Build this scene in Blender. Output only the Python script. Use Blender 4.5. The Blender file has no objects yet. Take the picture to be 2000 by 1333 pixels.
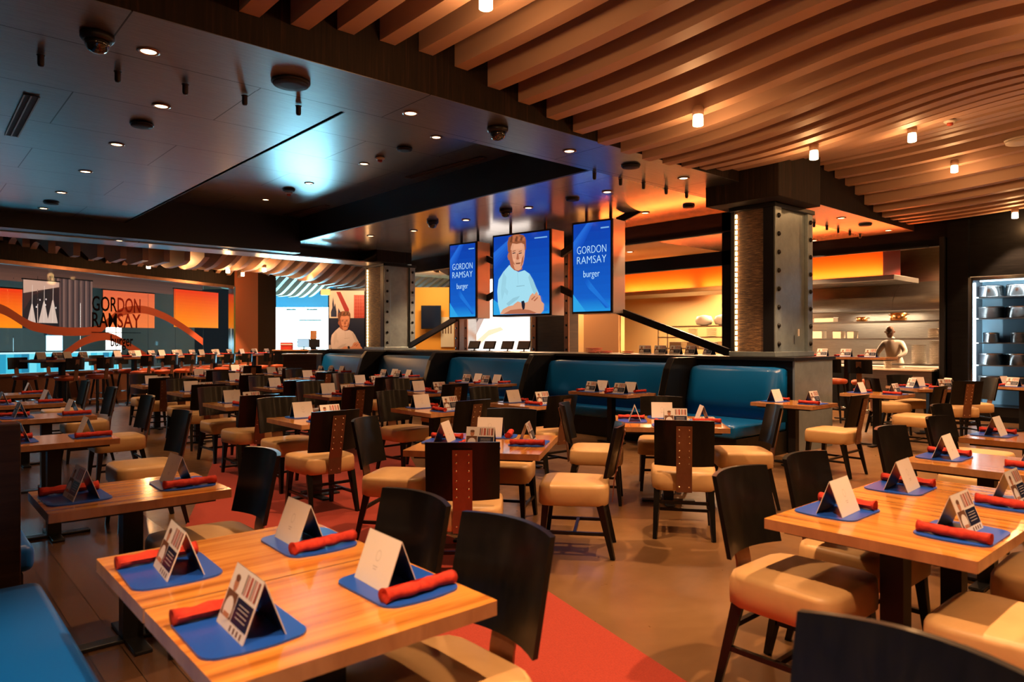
import bpy, bmesh, math, random
from mathutils import Vector, Matrix
random.seed(7)
C = bpy.context.scene.collection
SC = bpy.context.scene
PI = math.pi
# ------------------------------------------------------------------ camera
FPX = 1370.0
YAW = math.radians(48.5)                       # angle from the view axis to the room's X axis
FW = (math.cos(YAW), math.sin(YAW)); RT = (math.sin(YAW), -math.cos(YAW))
EYE = 1.5
cam_d = bpy.data.cameras.new('camera'); cam = bpy.data.objects.new('camera', cam_d); C.objects.link(cam)
cam.location = (0, 0, EYE); cam.rotation_euler = (PI/2, 0, YAW - PI/2)
cam_d.sensor_width = 36; cam_d.lens = FPX/2000*36
cam_d.dof.use_dof = True; cam_d.dof.focus_distance = 7.5; cam_d.dof.aperture_fstop = 3.2
cam_d.clip_start = .05; cam_d.clip_end = 200
SC.camera = cam
# ------------------------------------------------------------------ world, exposure
w = bpy.data.worlds.new('world'); SC.world = w; w.use_nodes = True
w.node_tree.nodes['Background'].inputs[0].default_value = (.35, .55, .7, 1)
w.node_tree.nodes['Background'].inputs[1].default_value = .02
SC.view_settings.view_transform = 'Standard'; SC.view_settings.look = 'None'
SC.view_settings.gamma = 1; SC.view_settings.use_curve_mapping = False
SC.view_settings.exposure = 0.0
SC.cycles.use_denoising = True; SC.cycles.use_adaptive_sampling = True; SC.cycles.adaptive_threshold = .03
SC.cycles.max_bounces = 6; SC.cycles.diffuse_bounces = 3; SC.cycles.glossy_bounces = 4
SC.cycles.transmission_bounces = 5; SC.cycles.transparent_max_bounces = 8
SC.cycles.sample_clamp_indirect = 4.0; SC.cycles.caustics_reflective = False; SC.cycles.caustics_refractive = False
WARM = (1.0, .56, .27); WARM2 = (1.0, .50, .19); TEAL = (.25, .75, 1.0)

def light(kind, name, loc, energy, color, parent=None, rot=(0, 0, 0), **kw):
    d = bpy.data.lights.new(name, kind); d.energy = energy; d.color = color
    for k, v in kw.items(): setattr(d, k, v)
    o = bpy.data.objects.new(name, d); C.objects.link(o); o.location = loc; o.rotation_euler = rot
    if parent: o.parent = parent
    return o

# ------------------------------------------------------------------ geometry helpers
def at(px, py, z):
    "point of the place seen at pixel (px,py) of the photograph on the horizontal plane of height z"
    d = FPX*(EYE - z)/(py - 666.5); t = (px - 1000)/FPX
    return Vector((d*(FW[0]+t*RT[0]), d*(FW[1]+t*RT[1]), z))
def atd(px, d, z):
    t = (px - 1000)/FPX
    return Vector((d*(FW[0]+t*RT[0]), d*(FW[1]+t*RT[1]), z))

class MB:
    def __init__(s): s.v = []; s.f = []; s.m = []; s.sm = []
    def add(s, vs, fs, mi=0, smooth=False):
        o = len(s.v); s.v += [tuple(p) for p in vs]
        for f in fs: s.f.append([i+o for i in f]); s.m.append(mi); s.sm.append(smooth)
        return s
    def box(s, x0, x1, y0, y1, z0, z1, mi=0):
        vs = [(x0,y0,z0),(x1,y0,z0),(x1,y1,z0),(x0,y1,z0),(x0,y0,z1),(x1,y0,z1),(x1,y1,z1),(x0,y1,z1)]
        return s.add(vs, [(3,2,1,0),(4,5,6,7),(0,1,5,4),(1,2,6,5),(2,3,7,6),(3,0,4,7)], mi)
    def bar(s, a, b, wa, wb=None, mi=0, up=(0,0,1), ha=None, hb=None):
        "tapered square bar from a to b"
        wb = wb or wa; ha = ha or wa; hb = hb or (wb if ha == wa else ha)
        a = Vector(a); b = Vector(b); d = (b-a).normalized(); u = Vector(up)
        if abs(d.dot(u)) > .98: u = Vector((0,1,0))
        r = d.cross(u).normalized(); u = r.cross(d).normalized()
        vs = []
        for p, ww, hh in ((a, wa, ha), (b, wb, hb)):
            for sx, sy in ((-1,-1),(1,-1),(1,1),(-1,1)): vs.append(p + r*sx*ww/2 + u*sy*hh/2)
        return s.add(vs, [(3,2,1,0),(4,5,6,7),(0,1,5,4),(1,2,6,5),(2,3,7,6),(3,0,4,7)], mi)
    def tube(s, pts, r, n=8, mi=0, closed=False):
        pts = [Vector(p) for p in pts]; L = len(pts); vs = []; rs = r if isinstance(r, (list, tuple)) else [r]*L
        for i, p in enumerate(pts):
            if closed: d = pts[(i+1) % L]-pts[i-1]
            else: d = pts[min(i+1, L-1)]-pts[max(i-1, 0)]
            d.normalize(); u = Vector((0,0,1))
            if abs(d.dot(u)) > .95: u = Vector((0,1,0))
            a = d.cross(u).normalized(); b = a.cross(d)
            for k in range(n): vs.append(p + (a*math.cos(2*PI*k/n)+b*math.sin(2*PI*k/n))*rs[i])
        fs = []
        for i in range(L if closed else L-1):
            for k in range(n):
                j = (i+1) % L; fs.append((i*n+k, i*n+(k+1)%n, j*n+(k+1)%n, j*n+k))
        if not closed: fs += [tuple(range(n))[::-1], tuple((L-1)*n+k for k in range(n))]
        return s.add(vs, fs, mi, True)
    def lathe(s, prof, c=(0,0,0), n=24, mi=0, smooth=True):
        vs = []; L = len(prof)
        for r, z in prof:
            for k in range(n): vs.append((c[0]+r*math.cos(2*PI*k/n), c[1]+r*math.sin(2*PI*k/n), c[2]+z))
        fs = [(i*n+k, i*n+(k+1)%n, (i+1)*n+(k+1)%n, (i+1)*n+k) for i in range(L-1) for k in range(n)]
        fs += [tuple(range(n))[::-1], tuple((L-1)*n+k for k in range(n))]
        return s.add(vs, fs, mi, smooth)
    def prism(s, poly, z0, z1, mi=0, side_mi=None):
        n = len(poly); vs = [(x,y,z0) for x,y in poly]+[(x,y,z1) for x,y in poly]
        s.add(vs, [tuple(range(n))[::-1], tuple(range(n,2*n))], mi)
        o = len(s.v)-2*n
        for i in range(n):
            s.f.append([o+i, o+(i+1)%n, o+n+(i+1)%n, o+n+i]); s.m.append(mi if side_mi is None else side_mi); s.sm.append(False)
        return s
    def build(s, name, mats, parent=None, bevel=0, segs=2, sub=0, sharp=None, loc=None):
        me = bpy.data.meshes.new(name); me.from_pydata(s.v, [], s.f)
        for m in (mats if isinstance(mats, (list, tuple)) else [mats]): me.materials.append(m)
        me.polygons.foreach_set('material_index', s.m); me.polygons.foreach_set('use_smooth', s.sm)
        bm = bmesh.new(); bm.from_mesh(me)
        if bevel:
            bmesh.ops.bevel(bm, geom=bm.edges[:], offset=bevel, segments=segs, profile=.5, affect='EDGES', clamp_overlap=True)
        bmesh.ops.recalc_face_normals(bm, faces=bm.faces[:])
        bm.to_mesh(me); bm.free()
        if bevel and segs > 2:
            for p in me.polygons: p.use_smooth = True
        o = bpy.data.objects.new(name, me); C.objects.link(o)
        if loc is not None: o.location = loc
        if parent: o.parent = parent
        if sub:
            md = o.modifiers.new('sub', 'SUBSURF'); md.levels = sub; md.render_levels = sub
        return o

def tag(o, label=None, cat=None, group=None, kind=None):
    if label: o['label'] = label
    if cat: o['category'] = cat
    if group: o['group'] = group
    if kind: o['kind'] = kind
    return o
def empty(name, loc=(0,0,0), rz=0, label=None, cat=None, group=None):
    o = bpy.data.objects.new(name, None); C.objects.link(o); o.location = loc; o.rotation_euler = (0,0,rz)
    return tag(o, label, cat, group)
def struct(o): o['kind'] = 'structure'; return o
KIDS = {}
def copy_tree(src, loc, rz, label, group=None):
    def cp(o, par):
        c = o.copy(); C.objects.link(c)
        if par: c.parent = par
        for ch in o.children: cp(ch, c)
        return c
    r = cp(src, None); r.location = loc; r.rotation_euler = (0,0,rz); r['label'] = label
    if group: r['group'] = group
    return r
class Proto:
    "first placing moves the prototype, later ones copy it"
    def __init__(s, o): s.o = o; s.used = False
    def place(s, loc, rz, label, group=None):
        if not s.used:
            s.used = True; s.o.location = loc; s.o.rotation_euler = (0,0,rz); s.o['label'] = label
            if group: s.o['group'] = group
            return s.o
        return copy_tree(s.o, loc, rz, label, group)

# ------------------------------------------------------------------ materials
def mat(name, col=(.5,.5,.5), rough=.5, metal=0, emit=None, es=0, coat=0, spec=.5, alpha=1, trans=0, ior=1.45, sheen=0):
    m = bpy.data.materials.new(name); m.use_nodes = True; b = m.node_tree.nodes['Principled BSDF']
    b.inputs['Base Color'].default_value = (*col, 1); b.inputs['Roughness'].default_value = rough
    b.inputs['Metallic'].default_value = metal; b.inputs['Coat Weight'].default_value = coat
    b.inputs['Coat Roughness'].default_value = .12
    b.inputs['Specular IOR Level'].default_value = spec; b.inputs['Alpha'].default_value = alpha
    b.inputs['Transmission Weight'].default_value = trans; b.inputs['IOR'].default_value = ior
    b.inputs['Sheen Weight'].default_value = sheen
    if emit: b.inputs['Emission Color'].default_value = (*emit, 1); b.inputs['Emission Strength'].default_value = es
    return m
def nodes(m): return m.node_tree.nodes, m.node_tree.links, m.node_tree.nodes['Principled BSDF']
def coords(m, scale=(1,1,1), rot=(0,0,0), src='Object'):
    n, l, b = nodes(m); tc = n.new('ShaderNodeTexCoord'); mp = n.new('ShaderNodeMapping')
    mp.inputs['Scale'].default_value = scale; mp.inputs['Rotation'].default_value = rot
    l.new(tc.outputs[src], mp.inputs[0]); return mp.outputs[0]
def ramp(m, fac, stops):
    n, l, b = nodes(m); r = n.new('ShaderNodeValToRGB'); e = r.color_ramp.elements
    while len(e) < len(stops): e.new(.5)
    for i, (p, c) in enumerate(stops): e[i].position = p; e[i].color = (*c, 1)
    l.new(fac, r.inputs[0]); return r.outputs[0]
def noise(m, vec, scale=5, detail=3, rough=.5, dist=0):
    n, l, b = nodes(m); t = n.new('ShaderNodeTexNoise'); t.inputs['Scale'].default_value = scale
    t.inputs['Detail'].default_value = detail; t.inputs['Roughness'].default_value = rough; t.inputs['Distortion'].default_value = dist
    l.new(vec, t.inputs['Vector']); return t.outputs['Fac']
def bump(m, fac, strength=.2, dist=.01):
    n, l, b = nodes(m); u = n.new('ShaderNodeBump'); u.inputs['Strength'].default_value = strength; u.inputs['Distance'].default_value = dist
    l.new(fac, u.inputs['Height']); l.new(u.outputs[0], b.inputs['Normal'])
def grain(name, stops, scale, rough=.4, coat=0, nscale=4, metal=0, rv=None, src='Object', bmp=0):
    m = mat(name, rough=rough, coat=coat, metal=metal); n, l, b = nodes(m)
    f = noise(m, coords(m, scale, src=src), nscale, 5, .6, .4)
    l.new(ramp(m, f, stops), b.inputs['Base Color'])
    if bmp: bump(m, f, bmp, .002)
    return m

M = {}
# table wood: grain runs along local Y (the long side of every table)
M['table'] = grain('table_wood', [(.25,(.27,.085,.016)),(.45,(.58,.23,.045)),(.62,(.74,.35,.075)),(.8,(.36,.12,.024))], (15,.7,1), .16, .5, 1.6)
M['table_edge'] = grain('table_edge', [(.3,(.36,.16,.07)),(.7,(.55,.28,.13))], (3,3,1), .35, 0, 3)
M['black_wood'] = grain('black_wood', [(.3,(.004,.004,.004)),(.7,(.009,.008,.007))], (12,12,1), .30, .10, 3)
M['black_wood'].node_tree.nodes['Principled BSDF'].inputs['Specular IOR Level'].default_value = .28
M['black'] = mat('black_metal', (.012,.012,.014), .4, .3)
M['black_matte'] = mat('black_matte', (.010,.010,.011), .7)
M['leather'] = grain('cream_leather', [(.3,(.58,.35,.155)),(.7,(.68,.43,.20))], (1,1,1), .42, 0, 5, bmp=.25)
M['orange_leather'] = mat('orange_leather', (.55,.10,.035), .35)
M['strap'] = grain('strap_metal', [(.3,(.22,.10,.06)),(.7,(.30,.15,.09))], (2,2,2), .38, 0, 3, .75)
M['rivet'] = mat('rivet', (.8,.6,.4), .25, 1)
M['blue_seat'] = mat('blue_leather', (.001,.13,.60), .42)
M['booth_blue'] = mat('booth_blue_leather', (.001,.085,.28), .3)
M['mat_blue'] = mat('placemat_blue', (.012,.085,.55), .3)
M['napkin'] = grain('napkin_red', [(.3,(.42,.02,.012)),(.7,(.62,.05,.025))], (1,1,1), .85, 0, 40, bmp=.4)
M['card_white'] = mat('card_white', (.80,.76,.74), .5)
M['card_grey'] = mat('card_grey', (.58,.55,.54), .6)
M['card_navy'] = mat('card_navy', (.008,.016,.05), .35)
M['card_skin'] = mat('card_skin', (.50,.22,.13), .5)
M['card_red'] = mat('card_red', (.45,.07,.04), .5)
M['card_brown'] = mat('card_brown', (.16,.07,.04), .5)
M['steel'] = grain('brushed_steel', [(.3,(.32,.31,.30)),(.7,(.46,.45,.44))], (1,1,30), .28, 0, 4, 1)
M['col_steel'] = grain('column_steel', [(.3,(.26,.32,.36)),(.7,(.34,.42,.46))], (2,2,2), .36, 0, 3, .55)
M['chrome'] = mat('chrome', (.7,.7,.7), .12, 1)
M['white_trim'] = mat('white_trim', (.6,.55,.5), .5)
M['baffle'] = mat('baffle_paint', (.42,.26,.18), .55)
M['fascia'] = grain('fascia_wood', [(.3,(.008,.005,.004)),(.55,(.016,.009,.006)),(.75,(.042,.017,.010))], (14,14,.5), .7, 0, 3)
M['fascia'].node_tree.nodes['Principled BSDF'].inputs['Specular IOR Level'].default_value = .2
M['dark_wood'] = grain('dark_wood', [(.3,(.018,.010,.007)),(.7,(.05,.025,.015))], (1,1,16), .4, .1, 2)
M['void'] = mat('dark_ceiling_void', (.05,.028,.018), .9)
M['soffit'] = mat('soffit_black', (.010,.011,.013), .45)
M['wall_black'] = grain('wall_black', [(.3,(.004,.004,.005)),(.7,(.008,.008,.009))], (1,1,8), .4, 0, 3)
M['wall_brown'] = mat('wall_brown', (.16,.06,.03), .6)
M['cream_wall'] = mat('cream_wall', (.65,.42,.18), .6)
M['yellow_wall'] = mat('yellow_wall', (.85,.36,.045), .6)
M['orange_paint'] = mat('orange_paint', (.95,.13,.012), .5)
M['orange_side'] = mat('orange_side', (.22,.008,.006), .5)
M['kitchen_ceiling'] = mat('kitchen_ceiling', (.62,.40,.22), .7)
M['lamp'] = mat('lamp_lens', (1,1,1), .5, emit=(1,.62,.30), es=9)
M['lamp_cyl'] = mat('lamp_frosted', (1,1,1), .5, emit=(1,.66,.36), es=7)
M['lamp_white'] = mat('lamp_white', (1,1,1), .5, emit=(1,.85,.66), es=8)
M['led'] = mat('led_strip', (1,1,1), .5, emit=(1,.52,.20), es=5)
M['screen_bezel'] = mat('screen_bezel', (.03,.022,.02), .3, .2)
M['screen_case'] = mat('screen_case', (.85,.78,.76), .38, .6)
M['copper'] = mat('copper', (.75,.40,.15), .2, 1)
M['glass'] = mat('clear_glass', (1,1,1), .02, trans=1, ior=1.1, spec=.5)
M['porcelain'] = mat('porcelain', (.75,.62,.5), .3)
M['skin_dark'] = mat('skin_dark', (.16,.065,.035), .5)
M['chef_white'] = mat('chef_jacket', (.65,.55,.48), .8)
M['dome'] = mat('smoked_dome', (.01,.01,.012), .06, coat=1)
M['teal_floor'] = mat('outside_floor', (.20,.62,.75), .25)
M['wall_black'].node_tree.nodes['Principled BSDF'].inputs['Specular IOR Level'].default_value = .12
# ceiling panels: glossy brushed metal laminate with thin joints
def panel_mat(name, base, rough):
    m = mat(name, base, rough, .88 if base[0] < .4 else .7); n, l, b = nodes(m)
    br = n.new('ShaderNodeTexBrick'); br.offset = .5
    l.new(coords(m, (1,1,1)), br.inputs['Vector'])
    br.inputs['Scale'].default_value = 1; br.inputs['Mortar Size'].default_value = .006; br.inputs['Brick Width'].default_value = 2.4; br.inputs['Row Height'].default_value = 1.2
    f = noise(m, coords(m, (1.2,30,1)), 5, 4, .6)
    c = ramp(m, f, [(.3, tuple(x*.8 for x in base)), (.7, tuple(x*1.2 for x in base))])
    l.new(c, br.inputs['Color1']); l.new(c, br.inputs['Color2']); br.inputs['Mortar'].default_value = (.004,.004,.004,1)
    l.new(br.outputs['Color'], b.inputs['Base Color'])
    return m
M['panel'] = panel_mat('ceiling_panel', (.25,.245,.24), .32)
M['panel2'] = panel_mat('ceiling_panel_lower', (.58,.54,.51), .2)
def concrete():
    m = mat('stained_concrete', rough=.22, coat=.1); n, l, b = nodes(m)
    v = coords(m)
    f = noise(m, v, .7, 5, .6, .5); g = noise(m, v, 9, 3)
    c = ramp(m, f, [(.3,(.085,.042,.018)),(.5,(.17,.088,.036)),(.7,(.25,.14,.062))])
    l.new(c, b.inputs['Base Color'])
    r = n.new('ShaderNodeMapRange'); r.inputs[3].default_value = .22; r.inputs[4].default_value = .42
    l.new(g, r.inputs[0]); l.new(r.outputs[0], b.inputs['Roughness'])
    return m
M['concrete'] = concrete()
def carpet():
    m = mat('red_carpet', rough=.9, sheen=.2); n, l, b = nodes(m)
    f = noise(m, coords(m), 160, 2)
    l.new(ramp(m, f, [(.3,(.30,.020,.008)),(.7,(.42,.037,.015))]), b.inputs['Base Color']); bump(m, f, .5, .004)
    return m
M['carpet'] = carpet()
def planks():
    m = mat('plank_floor', rough=.25, coat=.2); n, l, b = nodes(m)
    br = n.new('ShaderNodeTexBrick'); l.new(coords(m, (1,1,1), (0,0,PI/2)), br.inputs['Vector'])
    br.inputs['Scale'].default_value = 1; br.inputs['Brick Width'].default_value = 1.2; br.inputs['Row Height'].default_value = .14
    br.inputs['Mortar Size'].default_value = .002
    br.inputs['Color1'].default_value = (.05,.024,.014,1); br.inputs['Color2'].default_value = (.10,.05,.028,1); br.inputs['Mortar'].default_value = (.006,.004,.003,1)
    l.new(br.outputs['Color'], b.inputs['Base Color']); return m
M['planks'] = planks()
def stone():
    m = mat('stacked_slate', rough=.5); n, l, b = nodes(m)
    f = noise(m, coords(m, (4,4,70)), 2, 5, .7)
    l.new(ramp(m, f, [(.35,(.03,.014,.007)),(.5,(.12,.055,.024)),(.6,(.42,.23,.09)),(.7,(.06,.03,.015))]), b.inputs['Base Color']); bump(m, f, 1, .03)
    return m
M['stone'] = stone()
def vcol_mat(name, es=0, rough=.4):
    "colours held per face: printed or displayed picture"
    m = mat(name, rough=rough); n, l, b = nodes(m); a = n.new('ShaderNodeVertexColor'); a.layer_name = 'Col'
    if es:
        b.inputs['Base Color'].default_value = (.01,.01,.01,1)
        l.new(a.outputs[0], b.inputs['Emission Color']); b.inputs['Emission Strength'].default_value = es
    else: l.new(a.outputs[0], b.inputs['Base Color'])
    return m
M['display'] = vcol_mat('display', 1.0, .15)
M['print'] = vcol_mat('print', 0, .4)
M['lightbox'] = vcol_mat('lightbox', 2.2, .3)
M['banner_glow'] = vcol_mat('glowing_banner', 1.1, .4)  # banner colours glow by themselves, standing in for light on the banners

def srgb(r, g, b): return tuple(((c/255)/12.92 if c/255 <= .04045 else ((c/255+.055)/1.055)**2.4) for c in (r, g, b))
class Art:
    "flat picture: polygons in 0..1 x 0..1 (v up), stacked a hair apart, facing local -Y; x runs along local X"
    def __init__(s, wd, ht): s.w = wd; s.h = ht; s.p = []
    def poly(s, pts, col): s.p.append((pts, col)); return s
    def rect(s, u0, v0, u1, v1, col): return s.poly([(u0,v0),(u1,v0),(u1,v1),(u0,v1)], col)
    def grad(s, u0, v0, u1, v1, c0, c1, n=12):
        for i in range(n):
            a = i/n; b = (i+1)/n; k = (i+.5)/n
            s.rect(u0, v0+(v1-v0)*a, u1, v0+(v1-v0)*b, tuple(c0[j]*(1-k)+c1[j]*k for j in range(3)))
        return s
    def disc(s, u, v, ru, rv, col, n=14): return s.poly([(u+ru*math.cos(2*PI*k/n), v+rv*math.sin(2*PI*k/n)) for k in range(n)], col)
    def build(s, name, material, parent=None, step=.0004, loc=(0,0,0)):
        vs = []; fs = []; cols = []; lay = 0
        for i, (pts, col) in enumerate(s.p):
            o = len(vs); y = -step*i
            vs += [((u-.5)*s.w, y, v*s.h) for u, v in pts]; fs.append(list(range(o, o+len(pts)))); cols.append(col)
        me = bpy.data.meshes.new(name); me.from_pydata(vs, [], fs)
        ca = me.color_attributes.new('Col', 'FLOAT_COLOR', 'CORNER')
        for p in me.polygons:
            for li in p.loop_indices: ca.data[li].color = (*cols[p.index], 1)
        # triangulate cleanly (concave outlines)
        bm = bmesh.new(); bm.from_mesh(me); bmesh.ops.triangulate(bm, faces=bm.faces[:], ngon_method='EAR_CLIP'); bm.to_mesh(me); bm.free()
        me.materials.append(material)
        o = bpy.data.objects.new(name, me); C.objects.link(o); o.location = loc
        if parent: o.parent = parent
        return o
def text(body, name, width, material, parent=None, loc=(0,0,0), rot=(PI/2,0,0), size=1, sp=1.0, ext=.001, line=1.0, bold=0):
    cu = bpy.data.curves.new(name, 'FONT'); cu.body = body; cu.size = size; cu.align_x = 'CENTER'; cu.align_y = 'CENTER'
    cu.space_character = sp; cu.extrude = 0; cu.space_line = line; cu.resolution_u = 3; cu.offset = bold
    t = bpy.data.objects.new(name, cu); C.objects.link(t); bpy.context.view_layer.update()
    me = bpy.data.meshes.new_from_object(t.evaluated_get(bpy.context.evaluated_depsgraph_get()))
    C.objects.unlink(t); bpy.data.objects.remove(t)
    xs = [v.co.x for v in me.vertices]; cx = (max(xs)+min(xs))/2; k = width/max(1e-6, max(xs)-min(xs))
    for v in me.vertices: v.co.x = (v.co.x-cx)*k; v.co.z += 0
    bm = bmesh.new(); bm.from_mesh(me)
    r = bmesh.ops.extrude_face_region(bm, geom=bm.faces[:])
    bmesh.ops.translate(bm, verts=[e for e in r['geom'] if isinstance(e, bmesh.types.BMVert)], vec=(0,0,ext))
    bm.to_mesh(me); bm.free()
    me.materials.clear(); me.materials.append(material); me.name = name
    o = bpy.data.objects.new(name, me); C.objects.link(o); o.location = loc; o.rotation_euler = rot
    if parent: o.parent = parent
    return o

# ================================================================== ROOM SHELL
ZC = 3.70; ZR = 4.20; ZB = 4.62; FY = 5.2
struct(MB().box(-3, 30, -4.5, 34, -.1, 0).build('floor', M['concrete']))
car = [(1.62,-1.5),(1.9,-1.5),(2.35,.6),(2.61,1.8),(2.99,3.2),(3.25,4.6),(4.3,6.3),(5.3,8.2),(6.6,11.2),(7.3,14),(5.0,14),(3.9,11.5),(3.0,9),(2.2,7),(1.62,5.6)]
tag(MB().prism(car, .0005, .008).build('carpet', M['carpet']), 'curving red-orange carpet runner between the left tables and the brown floor', 'carpet')
struct(MB().box(-1.5, 1.62, -4, 16, .0005, .006).build('floor_planks', M['planks']))
# ceiling over the dining room behind the fascia
cp = MB()
cp.box(-1.6, 3.26, FY, 14.6, ZC, ZC+.05)
cp.box(3.26, 6.72, FY, 6.1, ZC, ZC+.05)
struct(cp.build('ceiling', M['panel']))
struct(MB().box(3.26, 6.72, 6.1, 14.6, ZR, ZR+.05).build('ceiling_recess', M['panel']))
struct(MB().box(6.72, 10.66, FY, 16.2, ZC, ZC+.05).box(10.66, 15.3, FY, 9.5, ZC, ZC+.05).build('ceiling_lower', M['panel2']))
st = MB()
st.box(6.70, 6.75, 6.1, 14.7, ZC-.003, ZR); st.box(3.22, 3.27, 6.1, 14.7, ZC+.0, ZR); st.box(3.26, 6.72, 6.07, 6.11, ZC, ZR)
struct(st.build('trim_recess', M['soffit']))
bmb = MB(); bmb.box(-1.6, 6.72, 14.6, 15.7, 3.43, ZB); struct(bmb.build('beam_cross', M['soffit']))
struct(MB().box(-1.6, 9.0, 15.0, 15.72, 3.405, 3.43).build('beam_underside', M['panel']))
struct(MB().box(6.72, 9.1, 15.7, 16.25, 3.46, ZB).build('beam_far', M['soffit']))
struct(MB().box(-1.6, 15.3, FY-.03, FY, ZC, ZB).build('wall_fascia', M['fascia']))
struct(MB().box(-1.6, 15.3, FY-.03, FY+.9, ZC-.004, ZC).build('trim_fascia', M['panel']))
struct(MB().box(-1.6, 17, -4.5, FY, ZB, ZB+.05).build('ceiling_void', M['void']))
struct(MB().box(-1.6, 30, 15.7, 34, ZB, ZB+.05).build('ceiling_entry', M['void']))
# walls out of frame that close the room
struct(MB().box(-1.7, -1.6, -4.5, 16.4, 0, ZB).build('wall_left', M['dark_wood']))
struct(MB().box(-1.7, 17, -4.6, -4.5, 0, ZB).build('wall_near', M['wall_brown']))
# right black wall (X = 15.3) with the kitchen opening
XR = 15.3
rw = MB()
rw.box(XR, XR+.15, -4.5, 1.25, 0, ZB); rw.box(XR, XR+.15, 1.25, 4.25, 2.72, ZB); rw.box(XR, XR+.15, 1.25, 4.25, 0, .1); rw.box(XR, XR+.15, 4.25, 4.72, 0, ZB); rw.box(XR, XR+.15, 4.72, 10.7, 3.36, ZB)
rw.box(XR, XR+.15, 4.72, 10.7, 0, .95)
rw.box(XR-.12, XR, 4.2, 4.55, 0, ZC+.1)
struct(rw.build('wall_right', M['wall_black']))
struct(MB().box(XR-.2, XR-.0, 4.58, 4.66, 0, 3.5).build('trim_pilaster', M['black']))

# ---------------- wave-cut baffles
ZE = [(0,3.95),(1.97,3.91),(2.36,3.93),(2.77,4.01),(3.13,4.03),(3.56,4.05),(3.92,4.02),(4.31,3.93),(4.67,3.88),(5.10,3.80),(5.50,3.73),(5.87,3.68),(6.29,3.65),(6.79,3.635),(7.17,3.66),(7.53,3.68),(7.91,3.73),(8.30,3.78),(8.65,3.84),(9.84,4.12),(10.72,4.27),(11.12,4.30),(11.56,4.25),(11.90,4.18),(12.30,4.12),(12.76,3.98),(13.02,3.89),(13.43,3.82),(13.80,3.78),(16,3.80)]
def zb_near(X, Y):
    # underside of the slats over the near dining room
    for (x0, z0), (x1, z1) in zip(ZE, ZE[1:]):
        if x0 <= X <= x1: z = z0+(z1-z0)*(X-x0)/(x1-x0); break
    else: z = 3.8
    k = FY-Y; amp = .03+.11*min(1, max(0, (X-3.6)/3)); amp *= 1 if X < 8.5 else max(.45, 1-(X-8.5)*.3)
    return min(4.5, z+amp*(1-math.cos(PI*(k/3.4)**1.35)))
def zb_far(X, Y):
    dg = max(0, 1-(18.4+(X-1.73)*.622-Y)/3.5) if X < 8.6 else 0
    return max(3.21, 3.60 + .36*math.sin(Y*1.15 - X*.62 + .8) + .10*math.sin(X*.9+1.2) - .38*dg)
def glass_y(X): return 18.4+(X-1.73)*.622
ORD = ['first','second','third','fourth','fifth','sixth','seventh','eighth','ninth','tenth','eleventh','twelfth','thirteenth','fourteenth','fifteenth','sixteenth','seventeenth','eighteenth','nineteenth','twentieth',
 'twenty-first','twenty-second','twenty-third','twenty-fourth','twenty-fifth','twenty-sixth','twenty-seventh','twenty-eighth','twenty-ninth','thirtieth','thirty-first','thirty-second','thirty-third','thirty-fourth','thirty-fifth','thirty-sixth','thirty-seventh','thirty-eighth','thirty-ninth','fortieth','forty-first','forty-second','forty-third','forty-fourth','forty-fifth','forty-sixth','forty-seventh','forty-eighth']
def baffle(X, y0, y1, zf, top, th, n, label, group):
    mb = MB(); vs = []
    for i in range(n+1):
        y = y0+(y1-y0)*i/n; z = zf(X, y)
        for dx in (-th/2, th/2): vs += [(X+dx, y, z), (X+dx, y, top)]
    fs = []
    for i in range(n):
        a = i*4; b = a+4
        fs += [(a, a+2, b+2, b), (a+1, b+1, b+3, a+3), (a, b, b+1, a+1), (a+2, a+3, b+3, b+2)]
    fs += [(0,1,3,2), (n*4, n*4+2, n*4+3, n*4+1)]
    mb.add(vs, fs)
    o = mb.build('ceiling_slat', M['baffle'])
    tag(o, label, 'ceiling slat', group); return o
i = 0; X = 0.41
while X < 15.1:
    baffle(X, -2.2, FY-.04, zb_near, ZB, .15, 36, f'wave-cut tan ceiling slat, {ORD[i]} from the left along the dark wood fascia', 'wave-cut slats over the near tables')
    i += 1; X += .392
i = 0; X = -1.0
while X < 17.5:
    y0 = 16.3
    baffle(X, y0, 26.2 if X > 8.6 else glass_y(X)-.1, zb_far, ZB, .12, 44, f'wavy tan ceiling slat over the entrance, {ORD[i]} from the glass wall side', 'wavy slats over the far entrance')
    i += 1; X += .42

# ================================================================== HALF WALL, COLUMNS, BOOTHS
WX0, WX1, WY0, WY1, WZ = 9.0, 10.1, 4.5, 17.8, 1.28
hw = MB(); hw.box(WX0, WX1, WY0+.02, WY1, 0, WZ-.05); o = hw.build('wall_half', M['black_wood']); struct(o)
cap = MB(); cap.box(WX0-.05, WX1+.1, WY0-.02, WY1+.03, WZ-.05, WZ); struct(cap.build('trim_half_wall', M['black'], bevel=.006))
struct(MB().box(WX0-.01, WX1+.01, WY0-.01, WY0+.02, 0, WZ-.05).build('trim_steel_end', M['col_steel']))

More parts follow.
